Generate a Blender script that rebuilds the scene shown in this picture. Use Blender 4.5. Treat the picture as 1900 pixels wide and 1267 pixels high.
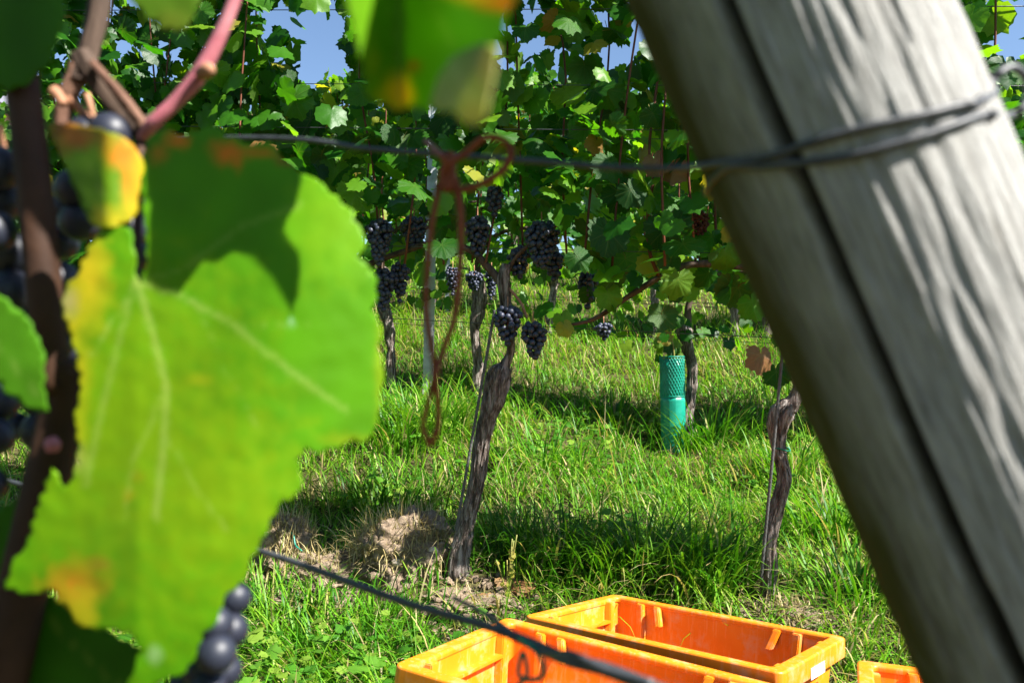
import bpy, bmesh, math, random
import numpy as np
from mathutils import Vector, Matrix, noise
from mathutils.geometry import delaunay_2d_cdt
random.seed(7); RNG = np.random.default_rng(7)
for o in list(bpy.data.objects): bpy.data.objects.remove(o)
S = bpy.context.scene; COL = S.collection
# ------------------------------------------------------------------ camera
CAMZ = 0.85; PITCH = math.radians(2.0); F = 1478.0; CX, CY = 950.0, 633.5
cam = bpy.data.cameras.new("camera"); camo = bpy.data.objects.new("camera", cam); COL.objects.link(camo)
camo.location = (0, 0, CAMZ); camo.rotation_euler = (math.pi / 2 + PITCH, 0, 0)
cam.sensor_width = 36; cam.lens = 36 * F / 1900; cam.clip_start = .01; cam.clip_end = 2000
cam.dof.use_dof = True; cam.dof.focus_distance = 2.7; cam.dof.aperture_fstop = 8.0
S.camera = camo
# ------------------------------------------------------------------ light
SUN = Vector((.88, -.475, 0)).normalized(); SEL = math.radians(47)
TOSUN = Vector((SUN.x * math.cos(SEL), SUN.y * math.cos(SEL), math.sin(SEL)))
w = bpy.data.worlds.new("World"); S.world = w; w.use_nodes = True
nt = w.node_tree; nt.nodes.clear()
sky = nt.nodes.new("ShaderNodeTexSky"); sky.sky_type = 'NISHITA'; sky.sun_disc = False
sky.sun_elevation = SEL; sky.sun_rotation = math.atan2(SUN.x, SUN.y); sky.air_density = 1.0; sky.dust_density = .35; sky.ozone_density = 3.0
bg = nt.nodes.new("ShaderNodeBackground"); bg.inputs[1].default_value = .064
ow = nt.nodes.new("ShaderNodeOutputWorld"); nt.links.new(sky.outputs[0], bg.inputs[0]); nt.links.new(bg.outputs[0], ow.inputs[0])
sl = bpy.data.lights.new("sun", 'SUN'); sl.energy = 5.0; sl.angle = math.radians(.53); sl.color = (1, .965, .90)
so = bpy.data.objects.new("sun", sl); COL.objects.link(so); so.rotation_euler = TOSUN.to_track_quat('Z', 'Y').to_euler()
S.view_settings.view_transform = 'Standard'; S.view_settings.look = 'None'; S.view_settings.exposure = 1.66; S.view_settings.gamma = 1
S.cycles.diffuse_bounces = 2
# ------------------------------------------------------------------ helpers
cP, sP = math.cos(PITCH), math.sin(PITCH)
def at(px, py, d):
    X = (px - CX) / F * d; Y = (CY - py) / F * d
    return Vector((X, d * cP - Y * sP, CAMZ + d * sP + Y * cP))
def proj(p):
    z = p[2] - CAMZ; d = p[1] * cP + z * sP
    if d < .01: return (-9e9, -9e9)
    return (CX + F * p[0] / d, CY - F * (-p[1] * sP + z * cP) / d)
def sm(a, b, x):
    t = np.clip((np.asarray(x, float) - a) / (b - a), 0, 1); return t * t * (3 - 2 * t)
GY = [-400, -30, 0, 1.2, 1.8, 2.12, 2.42, 3.2, 4.2, 5.0, 6.0, 7.0, 8.0, 10, 13, 20, 60, 400]
GZ = [0, 0, 0, .03, .06, .09, .215, .28, .41, .62, .93, 1.25, 1.55, 2.0, 2.4, 2.7, 2.6, 1.0]
def gz(x, y):
    x = np.asarray(x, float); y = np.asarray(y, float)
    n = y + .228 * x * sm(1.4, 2.4, y)
    z = np.interp(n + .04, GY, GZ)
    z = (z + np.interp(n - .1, GY, GZ) + np.interp(n + .18, GY, GZ)) / 3
    z = z + .22 * sm(.75, -.5, x) * sm(2.9, 4.3, y)
    z = z + .018 * np.sin(x * 5.1 + y * 2.3) * np.sin(y * 4.3 - x * 1.7) * sm(0.5, 2, y)
    return z
def G(x, y): return float(gz(x, y))
def hitG(px, py):
    a, b = .6, 30.0; o = at(px, py, a)
    for d in np.linspace(.6, 14, 700):
        p = at(px, py, d)
        if p.z <= G(p.x, p.y): return p
    return at(px, py, 3)
ND = Vector((.228, .974, 0)); RD = Vector((.974, -.228, 0))
ROWO = [.34 + 1.985 * k for k in range(7)]
def rowpt(px, k, dn=0):
    u = (px - CX) / F; t = (ROWO[k] + dn) / (.228 * u + .974); return (u * t, t)
def tag(o, label=None, cat=None, group=None, kind=None):
    if label: o["label"] = label
    if cat: o["category"] = cat
    if group: o["group"] = group
    if kind: o["kind"] = kind
    return o
def mkobj(name, me, mat=None, parent=None, M=None):
    o = bpy.data.objects.new(name, me); COL.objects.link(o)
    if mat is not None and me is not None and not me.materials: me.materials.append(mat)
    if parent is not None: o.parent = parent
    if M is not None: o.matrix_basis = M
    return o
def empty(name, loc, label, cat, group=None):
    o = bpy.data.objects.new(name, None); COL.objects.link(o); o.location = loc; o.empty_display_size = .05
    return tag(o, label, cat, group)
def mesh(name, V, Fc, smooth=True):
    me = bpy.data.meshes.new(name); me.from_pydata([tuple(v) for v in V], [], [tuple(f) for f in Fc])
    if smooth: me.polygons.foreach_set("use_smooth", [True] * len(me.polygons))
    me.update(); return me
def npmesh(name, V, loops, counts, smooth=True):
    me = bpy.data.meshes.new(name); V = np.asarray(V, np.float32)
    me.vertices.add(len(V)); me.vertices.foreach_set("co", V.ravel())
    loops = np.asarray(loops, np.int32).ravel(); counts = np.asarray(counts, np.int32)
    me.loops.add(len(loops)); me.loops.foreach_set("vertex_index", loops)
    me.polygons.add(len(counts)); st = np.zeros(len(counts), np.int32); st[1:] = np.cumsum(counts)[:-1]
    me.polygons.foreach_set("loop_start", st)
    if smooth: me.polygons.foreach_set("use_smooth", np.ones(len(counts), bool))
    me.update(calc_edges=True); me.validate(); return me
def setcol(me, arr, name="col"):
    a = me.attributes.new(name, 'FLOAT_COLOR', 'POINT'); arr = np.asarray(arr, np.float32)
    if arr.shape[1] == 3: arr = np.concatenate([arr, np.ones((len(arr), 1), np.float32)], 1)
    a.data.foreach_set("color", arr.ravel())
def shift(me, v):
    me.transform(Matrix.Translation(v))
def crom(P, n):
    """smooth resample of a polyline to n points (Catmull-Rom)"""
    P = [np.array(p, float) for p in P]
    if len(P) == 2: return [P[0] + (P[1] - P[0]) * t for t in np.linspace(0, 1, n)]
    Q = [2 * P[0] - P[1]] + P + [2 * P[-1] - P[-2]]; out = []
    for t in np.linspace(0, len(P) - 1 - 1e-9, n):
        i = int(t); f = t - i; a, b, c, d = Q[i], Q[i + 1], Q[i + 2], Q[i + 3]
        out.append(.5 * (2 * b + (c - a) * f + (2 * a - 5 * b + 4 * c - d) * f * f + (3 * b - a - 3 * c + d) * f ** 3))
    return out
def tube(path, rad, seg=8, disp=None, cap=True):
    """swept tube; rad scalar/list; disp(theta array, s, i)->radius factor"""
    P = np.array([tuple(p) for p in path], float); n = len(P)
    R = np.full(n, rad) if np.isscalar(rad) else np.interp(np.linspace(0, 1, n), np.linspace(0, 1, len(rad)), rad)
    T = np.gradient(P, axis=0); T /= np.linalg.norm(T, axis=1)[:, None] + 1e-12
    up = np.array([0, 0, 1.]) if abs(T[0][2]) < .9 else np.array([0, 1., 0])
    u = np.cross(T[0], up); u /= np.linalg.norm(u); V = []; th = np.linspace(0, 2 * math.pi, seg, endpoint=False)
    L = 0
    for i in range(n):
        u = u - T[i] * np.dot(u, T[i]); u /= np.linalg.norm(u); v = np.cross(T[i], u)
        if i: L += np.linalg.norm(P[i] - P[i - 1])
        r = R[i] * (disp(th, L, i) if disp else np.ones(seg))
        V.append(P[i] + (np.cos(th) * r)[:, None] * u + (np.sin(th) * r)[:, None] * v)
    V = np.concatenate(V); Fs = []
    for i in range(n - 1):
        a = i * seg; b = a + seg
        for j in range(seg):
            k = (j + 1) % seg; Fs.append((a + j, a + k, b + k, b + j))
    if cap:
        Fs.append(tuple(range(seg - 1, -1, -1))); Fs.append(tuple(range((n - 1) * seg, n * seg)))
    return V, Fs
class MB:
    def __init__(s): s.V = []; s.F = []; s.n = 0
    def add(s, V, Fs):
        V = np.asarray(V, float); s.V.append(V); s.F += [tuple(i + s.n for i in f) for f in Fs]; s.n += len(V); return s
    def box(s, c, d, M=None):
        c = np.array(c); d = np.array(d) / 2
        V = np.array([[x, y, z] for x in (-1, 1) for y in (-1, 1) for z in (-1, 1)]) * d + c
        if M is not None: V = np.array([tuple(M @ Vector(v)) for v in V])
        return s.add(V, [(0, 1, 3, 2), (4, 6, 7, 5), (0, 4, 5, 1), (2, 3, 7, 6), (0, 2, 6, 4), (1, 5, 7, 3)])
    def mesh(s, name, smooth=False): return mesh(name, np.concatenate(s.V), s.F, smooth)
def n3(x, y, z): return noise.noise(Vector((x, y, z)))
# ------------------------------------------------------------------ materials
def mat(name):
    m = bpy.data.materials.new(name); m.use_nodes = True; t = m.node_tree; t.nodes.clear()
    out = t.nodes.new("ShaderNodeOutputMaterial"); return m, t, out
class NB:
    def __init__(s, t): s.t = t
    def n(s, typ, **kw):
        nd = s.t.nodes.new(typ)
        for k, v in kw.items():
            if k.startswith("i_"):
                key = k[2:]; nd.inputs[int(key) if key.isdigit() else key.replace("_", " ")].default_value = v
            else: setattr(nd, k, v)
        return nd
    def l(s, a, b): s.t.links.new(a, b)
    def math(s, op, a, b=None, c=None):
        nd = s.t.nodes.new("ShaderNodeMath"); nd.operation = op
        for i, v in enumerate((a, b, c)):
            if v is None: continue
            if isinstance(v, (int, float)): nd.inputs[i].default_value = v
            else: s.l(v, nd.inputs[i])
        return nd.outputs[0]
    def mix(s, f, a, b, bt='MIX'):
        nd = s.t.nodes.new("ShaderNodeMix"); nd.data_type = 'RGBA'; nd.blend_type = bt
        for sock, v in ((nd.inputs[0], f), (nd.inputs[6], a), (nd.inputs[7], b)):
            if isinstance(v, (int, float)): sock.default_value = v
            elif isinstance(v, tuple): sock.default_value = v if len(v) == 4 else (*v, 1)
            else: s.l(v, sock)
        return nd.outputs[2]
    def ramp(s, f, st):
        nd = s.t.nodes.new("ShaderNodeValToRGB"); e = nd.color_ramp.elements
        while len(e) < len(st): e.new(.5)
        for i, (p, c) in enumerate(st): e[i].position = p; e[i].color = (*c, 1)
        s.l(f, nd.inputs[0]); return nd.outputs[0]
    def noise(s, vec, scale, detail=3, rough=.55, dim=None):
        nd = s.t.nodes.new("ShaderNodeTexNoise"); nd.inputs["Scale"].default_value = scale; nd.inputs["Detail"].default_value = detail; nd.inputs["Roughness"].default_value = rough
        if vec is not None: s.l(vec, nd.inputs["Vector"])
        return nd.outputs[0]
    def mapping(s, vec, sc=(1, 1, 1)):
        nd = s.t.nodes.new("ShaderNodeMapping"); nd.inputs["Scale"].default_value = sc; s.l(vec, nd.inputs[0]); return nd.outputs[0]
    def bump(s, h, strength=.4, dist=.01):
        nd = s.t.nodes.new("ShaderNodeBump"); nd.inputs["Strength"].default_value = strength; nd.inputs["Distance"].default_value = dist; s.l(h, nd.inputs["Height"]); return nd.outputs[0]
def pbsdf(b, out, col, rough=.6, nor=None, spec=.4, metal=0, rsock=None):
    p = b.n("ShaderNodeBsdfPrincipled"); p.inputs["Roughness"].default_value = rough; p.inputs["Metallic"].default_value = metal
    p.inputs["Specular IOR Level"].default_value = spec
    if isinstance(col, tuple): p.inputs["Base Color"].default_value = (*col, 1)
    else: b.l(col, p.inputs["Base Color"])
    if nor is not None: b.l(nor, p.inputs["Normal"])
    if rsock is not None: b.l(rsock, p.inputs["Roughness"])
    if out is not None: b.l(p.outputs[0], out.inputs[0])
    return p
def leafmat(name, src, stops, trans=.50, veins=True, back=(.12, .20, .06), tsat=1.0, rough=.42, tintattr=False):
    m, t, out = mat(name); b = NB(t)
    if src == 'object': f = b.n("ShaderNodeObjectInfo").outputs["Random"]
    elif src == 'attr': f = b.n("ShaderNodeAttribute", attribute_name="rnd").outputs["Fac"]
    tc = b.n("ShaderNodeTexCoord")
    if src == 'col': c = b.n("ShaderNodeAttribute", attribute_name="col").outputs["Color"]
    else:
        c = b.ramp(f, stops)
    vm = None
    if veins:
        uv = b.n("ShaderNodeUVMap").outputs[0]; sp = b.n("ShaderNodeSeparateXYZ"); b.l(uv, sp.inputs[0])
        x = b.math('SUBTRACT', sp.outputs[0], .5); y = b.math('SUBTRACT', sp.outputs[1], .5)
        a = b.math('ARCTAN2', x, b.math('MULTIPLY', y, -1.0)); r = b.math('SQRT', b.math('ADD', b.math('MULTIPLY', x, x), b.math('MULTIPLY', y, y)))
        pp = b.math('PINGPONG', a, math.radians(26)); d = b.math('MULTIPLY', pp, r)
        thick = b.math('SUBTRACT', .012, b.math('MULTIPLY', r, .012))
        v1 = b.math('LESS_THAN', d, thick)
        # side veins: slanted lines between the main ones
        ph = b.math('SUBTRACT', b.math('MULTIPLY', r, 9.0), b.math('MULTIPLY', pp, 5.0))
        v2 = b.math('LESS_THAN', b.math('PINGPONG', ph, .5), .07)
        vm = b.math('MAXIMUM', b.math('MULTIPLY', v1, .11), b.math('MULTIPLY', v2, .05))
        c = b.mix(vm, c, (.30, .36, .10))
        nz = b.noise(uv, 9.0, 3); c = b.mix(b.math('MULTIPLY', b.math('SUBTRACT', nz, .35), .5), c, (.035, .07, .006))
    geo = b.n("ShaderNodeNewGeometry")
    cb = b.mix(.55, c, back); cc = b.mix(geo.outputs["Backfacing"], c, cb)
    h = b.noise(tc.outputs["Object"], 60 if src != 'col' else 90, 4); nor = b.bump(h, .35 if src != 'col' else .02, .004)
    p = pbsdf(b, None, cc, rough, nor, .32 if src != 'col' else .2)
    tr = b.n("ShaderNodeBsdfTranslucent")
    tcol = b.mix(1.0, c, (2.0 * tsat, 1.9 * tsat, .5), 'MULTIPLY'); b.l(tcol, tr.inputs[0]); b.l(nor, tr.inputs[1])
    mx = b.n("ShaderNodeMixShader", i_0=trans); b.l(p.outputs[0], mx.inputs[1]); b.l(tr.outputs[0], mx.inputs[2]); b.l(mx.outputs[0], out.inputs[0])
    return m
GREENS = [(0, (.008, .060, .003)), (.35, (.019, .105, .004)), (.62, (.046, .170, .006)), (.82, (.095, .245, .009)), (.95, (.15, .28, .015)), (.985, (.30, .26, .03)), (1, (.30, .15, .05))]
M_LEAF = leafmat("vine_leaf", 'object', GREENS)
M_FOL = leafmat("vine_foliage", 'attr', GREENS, veins=False)
M_NEAR = leafmat("near_leaf", 'col', None, trans=.40, veins=False, rough=.5)
M_DRY = leafmat("dry_leaf", 'object', [(0, (.30, .16, .07)), (.5, (.42, .26, .13)), (1, (.20, .08, .03))], trans=.3, veins=True, back=(.35, .25, .15))
M_YEL = leafmat("yellow_leaf", 'object', [(0, (.26, .30, .03)), (1, (.40, .34, .05))], trans=.45)
M_LITG = leafmat("young_leaf", 'object', [(0, (.13, .27, .02)), (1, (.18, .30, .03))], trans=.5)
def simple(name, c1, c2, scale=20, rough=.7, bump=.3, stretch=(1, 1, 1), spec=.3, dist=.004, metal=0):
    m, t, out = mat(name); b = NB(t); tc = b.n("ShaderNodeTexCoord")
    v = b.mapping(tc.outputs["Object"], stretch); f = b.noise(v, scale, 5, .6)
    c = b.ramp(f, [(.3, c1), (.7, c2)]); pbsdf(b, out, c, rough, b.bump(f, bump, dist), spec, metal); return m
M_CANE = simple("red_cane", (.09, .025, .012), (.19, .06, .03), 40, .55, .2)
M_PINK = simple("pink_cane", (.40, .10, .13), (.52, .22, .24), 30, .5, .2)
M_WOOD = simple("old_cane", (.035, .022, .016), (.13, .085, .06), 60, .85, .6, (1, 1, .25))
M_BUDW = simple("brown_spur", (.10, .045, .028), (.24, .13, .085), 70, .8, .6)
M_NODE = simple("bud_wood", (.30, .12, .06), (.45, .24, .14), 60, .7, .4)
M_STEM = simple("green_stem", (.16, .20, .04), (.30, .22, .06), 40, .6, .2)
M_TEND = simple("tendril_brown", (.17, .034, .010), (.27, .065, .018), 80, .6, .2)
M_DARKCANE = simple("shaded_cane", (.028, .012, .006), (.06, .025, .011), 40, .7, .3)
def barkmat():
    m, t, out = mat("vine_bark"); b = NB(t); tc = b.n("ShaderNodeTexCoord")
    v = b.mapping(tc.outputs["Object"], (1, 1, .13)); f = b.noise(v, 95, 6, .72); f2 = b.noise(tc.outputs["Object"], 22, 4)
    at_ = b.n("ShaderNodeAttribute", attribute_name="col").outputs["Fac"]
    c = b.ramp(f, [(.38, (.022, .016, .013)), (.49, (.17, .13, .11)), (.60, (.46, .40, .36))])
    c = b.mix(b.math('MULTIPLY', f2, .55), c, (.10, .075, .06))
    pbsdf(b, out, c, .9, b.bump(f, 1.0, .012), .15); return m
M_BARK = barkmat()
def grapemat(bl=(.052, .064, .108)):
    m, t, out = mat("grape_skin"); b = NB(t); tc = b.n("ShaderNodeTexCoord"); oi = b.n("ShaderNodeObjectInfo")
    vo = b.n("ShaderNodeVectorMath", operation='ADD'); b.l(tc.outputs["Object"], vo.inputs[0]); b.l(oi.outputs["Location"], vo.inputs[1])
    f = b.noise(vo.outputs[0], 75, 4, .6)
    bloom = b.ramp(f, [(.30, (.006, .008, .018)), (.64, bl)])
    c = b.mix(b.math('MULTIPLY', oi.outputs["Random"], .4), bloom, (.012, .010, .022))
    pbsdf(b, out, c, .48, None, .5); return m
M_GRAPE = grapemat(); M_GRAPE2 = grapemat((.024, .029, .046))
M_SHRIV = simple("shrivelled_grape", (.05, .014, .010), (.12, .035, .02), 90, .7, .4)
M_UNRIPE = simple("unripe_grape", (.10, .05, .08), (.30, .34, .08), 60, .45, .1)
def woodmat():
    m, t, out = mat("weathered_post"); b = NB(t); tc = b.n("ShaderNodeTexCoord")
    uv = b.n("ShaderNodeUVMap").outputs[0]
    v = b.mapping(uv, (1, .11, 1)); f = b.noise(v, 42, 6, .62); fb = b.noise(b.mapping(uv, (1, .22, 1)), 9, 4); fs = b.noise(b.mapping(uv, (1, .05, 1)), 120, 4, .7)
    c = b.ramp(f, [(.25, (.14, .135, .125)), (.46, (.38, .375, .36)), (.72, (.60, .595, .575))])
    c = b.mix(b.math('MULTIPLY', fb, .4), c, (.34, .31, .26)); c = b.mix(b.math('MULTIPLY', fs, .35), c, (.18, .17, .15))
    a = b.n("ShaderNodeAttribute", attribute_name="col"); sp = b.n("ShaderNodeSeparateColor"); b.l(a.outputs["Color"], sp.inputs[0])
    alg_shade = b.math('MULTIPLY', sp.outputs[0], b.math('ADD', .55, fb)); c = b.mix(alg_shade, c, (.075, .068, .018))  # algae stain plus shade painted into the colour of the post's dark side
    c = b.mix(sp.outputs[1], c, (.012, .010, .008))
    hh = b.math('ADD', b.math('MULTIPLY', f, .7), b.math('MULTIPLY', fs, .5))
    pbsdf(b, out, c, .88, b.bump(hh, .8, .004), .15); return m
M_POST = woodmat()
M_WIRE = simple("galvanised_wire", (.028, .030, .034), (.07, .074, .08), 90, .5, .2, spec=.5)
M_STEEL = simple("galvanised_steel", (.30, .32, .34), (.50, .52, .54), 30, .55, .15, spec=.5, metal=.3)
M_ROD = simple("iron_rod", (.05, .05, .05), (.12, .115, .11), 60, .7, .3)
M_GREENTIE = simple("green_tie", (.005, .14, .075), (.01, .22, .13), 60, .5, .1)
M_TEAL = simple("teal_plastic", (.0, .19, .125), (.01, .30, .21), 18, .38, .08, spec=.5)
def cratemat():
    m, t, out = mat("orange_plastic"); b = NB(t); tc = b.n("ShaderNodeTexCoord"); ob = tc.outputs["Object"]
    f = b.noise(ob, 7, 4); sc = b.noise(b.mapping(ob, (90, 90, 5)), 1, 4, .7); sp = b.noise(ob, 55, 4, .7); dn = b.noise(ob, 16, 5, .7)
    c = b.ramp(f, [(.3, (.74, .185, .004)), (.7, (.84, .26, .010))])
    c = b.mix(b.ramp(sc, [(.55, (0, 0, 0)), (.75, (.5, .5, .5))]), c, (.80, .50, .26))
    c = b.mix(b.ramp(dn, [(.52, (0, 0, 0)), (.72, (.6, .6, .6))]), c, (.62, .42, .28))
    c = b.mix(b.ramp(sp, [(.70, (0, 0, 0)), (.78, (.5, .5, .5))]), c, (.25, .12, .05))
    pbsdf(b, out, c, .42, b.bump(sc, .12, .002), .45); return m
M_CRATE = cratemat()
M_LABEL = simple("white_label", (.78, .78, .76), (.84, .84, .83), 40, .5, .05)
def soilmat(name, cs, scale=30):
    m, t, out = mat(name); b = NB(t); tc = b.n("ShaderNodeTexCoord"); ob = tc.outputs["Object"]
    f = b.noise(ob, scale, 8, .68); g = b.noise(ob, scale * .2, 3)
    c = b.ramp(f, [(.28, cs[0]), (.5, cs[1]), (.72, cs[2])]); c = b.mix(b.math('MULTIPLY', g, .4), c, cs[0])
    pbsdf(b, out, c, .95, b.bump(f, 1.0, .012), .1); return m
M_SOIL = soilmat("dry_soil", [(.10, .070, .045), (.27, .20, .14), (.42, .33, .24)], 45)
M_GROUND = soilmat("ground_turf", [(.030, .028, .010), (.07, .062, .024), (.13, .105, .055)], 14)
M_STONE = simple("pale_stone", (.40, .31, .23), (.55, .45, .36), 40, .8, .3)
M_WSTONE = simple("white_stone", (.66, .66, .68), (.80, .80, .82), 40, .8, .3)
def bladesmat(name, rough=.45, tr=.35):
    m, t, out = mat(name); b = NB(t); c = b.n("ShaderNodeAttribute", attribute_name="col").outputs["Color"]
    p = pbsdf(b, None, c, rough, None, .22); x = b.n("ShaderNodeBsdfTranslucent"); b.l(b.mix(1.0, c, (1.5, 1.5, .7), 'MULTIPLY'), x.inputs[0])
    mx = b.n("ShaderNodeMixShader", i_0=tr); b.l(p.outputs[0], mx.inputs[1]); b.l(x.outputs[0], mx.inputs[2]); b.l(mx.outputs[0], out.inputs[0]); return m
M_GRASS = bladesmat("grass_blades"); M_STRAW = bladesmat("straw", .7, .15)
M_PEACH = simple("peach_render", (.60, .40, .29), (.66, .46, .34), 8, .9, .2)
M_ROOF = simple("grey_roof", (.20, .20, .25), (.28, .28, .33), 6, .8, .2)
M_LAV = simple("pale_shutter", (.38, .38, .50), (.44, .44, .56), 6, .7, .1)
# ------------------------------------------------------------------ ground
def build_ground():
    xs = np.concatenate([[-300, -120, -50, -25, -14], np.linspace(-9, 9, 121), [14, 25, 50, 120, 300]])
    ys = np.concatenate([[-200, -60, -20, -8, -3], np.linspace(-1, 12, 175), [14, 17, 22, 30, 45, 70, 120, 300]])
    X, Y = np.meshgrid(xs, ys); Z = gz(X, Y); V = np.stack([X, Y, Z], -1).reshape(-1, 3); nx = len(xs)
    i = np.arange(len(V)).reshape(X.shape); Q = np.stack([i[:-1, :-1], i[:-1, 1:], i[1:, 1:], i[1:, :-1]], -1).reshape(-1, 4)
    me = npmesh("ground", V, Q, np.full(len(Q), 4)); o = mkobj("ground", me, M_GROUND); o["kind"] = "structure"
build_ground()
# ------------------------------------------------------------------ crates data (needed to keep grass out)
CR = [((.385, 1.822, .271), (-5.4, -.9, -38.5), .20), ((.15, 1.43, .307), (-3.5, 3.4, -30), .22), ((.90, 1.341, .279), (-5, 0, -23), .2)]
def in_crate(x, y, pad=.01):
    r = np.zeros(np.shape(x), bool)
    for (c, e, h) in CR:
        a = math.radians(e[2]); dx = x - c[0]; dy = y - c[1]
        u = dx * math.cos(a) + dy * math.sin(a); v = -dx * math.sin(a) + dy * math.cos(a)
        r |= (abs(u) < .285 + pad) & (abs(v) < .185 + pad)
    return r
SOILC = [hitG(740, 1060), hitG(525, 1045), hitG(610, 1080), hitG(870, 1115), hitG(690, 1105)]
def soilness(x, y):
    s = np.zeros(np.shape(x))
    for c, r in zip(SOILC, (.17, .13, .15, .16, .17)): s = np.maximum(s, 1 - np.hypot((x - c.x), (y - c.y) * 1.35) / r)
    return s
# ------------------------------------------------------------------ grass
def vnoise(x, y, s, seed=0):
    """cheap value noise, vectorised"""
    x = x * s + seed * 17.3; y = y * s - seed * 9.1; xi = np.floor(x); yi = np.floor(y); fx = x - xi; fy = y - yi
    h = lambda a, b: (np.sin(a * 127.1 + b * 311.7 + seed) * 43758.5453) % 1.0
    fx = fx * fx * (3 - 2 * fx); fy = fy * fy * (3 - 2 * fy)
    return (h(xi, yi) * (1 - fx) + h(xi + 1, yi) * fx) * (1 - fy) + (h(xi, yi + 1) * (1 - fx) + h(xi + 1, yi + 1) * fx) * fy
def blades(x, y, z, L, W, az, tilt, curv, col, nseg=4, twist=.0):
    N = len(x); V = np.zeros((N, 2 * nseg + 1, 3)); C = np.zeros((N, 2 * nseg + 1, 3))
    dx, dy = np.cos(az), np.sin(az); px, py = -dy, dx
    h = np.zeros(N); r = np.zeros(N); ang = tilt.copy()
    for k in range(nseg + 1):
        t = k / nseg; wk = W * (1 - t ** 1.7) * (.75 + .5 * min(t * 3, 1)) * .5
        bx = x + dx * r; by = y + dy * r; bz = z + h
        tw = twist * t; qx = px * np.cos(tw) + 0 * px; qy = py * np.cos(tw); qz = np.sin(tw)
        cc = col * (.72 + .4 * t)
        if k < nseg:
            V[:, 2 * k] = np.stack([bx + qx * wk, by + qy * wk, bz + qz * wk], -1); V[:, 2 * k + 1] = np.stack([bx - qx * wk, by - qy * wk, bz - qz * wk], -1)
            C[:, 2 * k] = C[:, 2 * k + 1] = cc
        else: V[:, 2 * k] = np.stack([bx, by, bz], -1); C[:, 2 * k] = cc
        h += np.cos(ang) * L / nseg; r += np.sin(ang) * L / nseg; ang = ang + curv / nseg
    base = (np.arange(N) * (2 * nseg + 1))[:, None]; lo = []; cnt = []
    pat = []
    for k in range(nseg - 1): pat += [2 * k, 2 * k + 1, 2 * k + 3, 2 * k + 2]
    pat += [2 * nseg - 2, 2 * nseg - 1, 2 * nseg]; pc = [4] * (nseg - 1) + [3]
    lo = (base + np.array(pat)[None, :]).ravel(); cnt = np.tile(pc, N)
    return V.reshape(-1, 3), lo, cnt, C.reshape(-1, 3)
GP = np.array([(.040, .17, .007), (.082, .26, .010), (.15, .345, .016), (.25, .39, .035), (.035, .14, .012)])
SP = np.array([(.42, .33, .14), (.50, .42, .22), (.36, .36, .10)])
def grass(name, label, N, y0, y1, slope, pad, Lr, Wr, nseg, straw=.16, seed=1, dens=None, dark=None, curvr=(.3, 3.0)):
    r = np.random.default_rng(seed)
    y = y0 + (y1 - y0) * r.random(N * 3) ** .85; x = (r.random(N * 3) * 2 - 1) * (slope * y + pad)
    clump = vnoise(x, y, 6.5, seed) * .6 + vnoise(x, y, 2.2, seed + 3) * .4
    so = soilness(x, y); keep = r.random(N * 3) < (.30 + 1.1 * clump ** 1.5) * np.clip(1 - so * 3.2, .04, 1)
    keep &= ~in_crate(x, y, .04); x = x[keep][:N]; y = y[keep][:N]; clump = clump[keep][:N]; n = len(x)
    # pull towards tuft centres
    g = 14.0; tx = (np.floor(x * g) + .5 + .7 * (vnoise(x, y, g, 5) - .5)) / g; ty = (np.floor(y * g) + .5 + .7 * (vnoise(x, y, g, 8) - .5)) / g
    pull = .35 * r.random(n); x2 = x + (tx - x) * pull; y2 = y + (ty - y) * pull
    near_tube = np.clip(np.hypot(x - .83, y - 4.0) / .35, .25, 1)
    L = near_tube * (Lr[0] + (Lr[1] - Lr[0]) * r.random(n) ** 1.6 * (.5 + clump)); W = Wr[0] + (Wr[1] - Wr[0]) * r.random(n)
    flow = vnoise(x, y, 1.6, 11) * 6.28; az = np.where(r.random(n) < .4, np.arctan2(y2 - ty, x2 - tx), flow) + r.normal(0, 1.3, n)
    tilt = np.abs(r.normal(.35, .40, n)); curv = curvr[0] + (curvr[1] - curvr[0]) * r.random(n)
    patch = vnoise(x, y, 1.3, 21); wts = np.clip(r.normal(1.4 + 1.7 * (patch - .4), .9, n), 0, 3.999)
    i0 = np.floor(wts).astype(int); f = (wts - i0)[:, None]; col = GP[i0] * (1 - f) + GP[np.minimum(i0 + 1, 3)] * f
    dk = np.clip(.9 - clump, 0, 1) * 0; st = r.random(n) < straw * (.4 + 1.5 * vnoise(x, y, 2.7, 31))
    col[st] = SP[r.integers(0, 3, st.sum())] * (.7 + .5 * r.random((st.sum(), 1)))
    col *= (.8 + .4 * r.random((n, 1)))
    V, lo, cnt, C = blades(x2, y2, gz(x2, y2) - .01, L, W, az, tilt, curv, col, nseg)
    me = npmesh(name, V, lo, cnt); setcol(me, C); o = mkobj(name, me, M_GRASS); tag(o, label, "grass", None, "stuff"); return o
grass("grass", "long green and straw coloured grass between the nearest vine rows", 38000, .75, 3.3, .78, .35, (.05, .22), (.0025, .0062), 5, .17, 1)
grass("grass", "bright grass on the slope around the second row of vines", 42000, 3.2, 6.6, .75, .3, (.10, .27), (.004, .008), 4, .16, 2)
grass("grass", "distant sunlit grass higher up the slope", 40000, 6.4, 14, .72, .3, (.12, .28), (.007, .013), 3, .10, 3)
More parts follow.
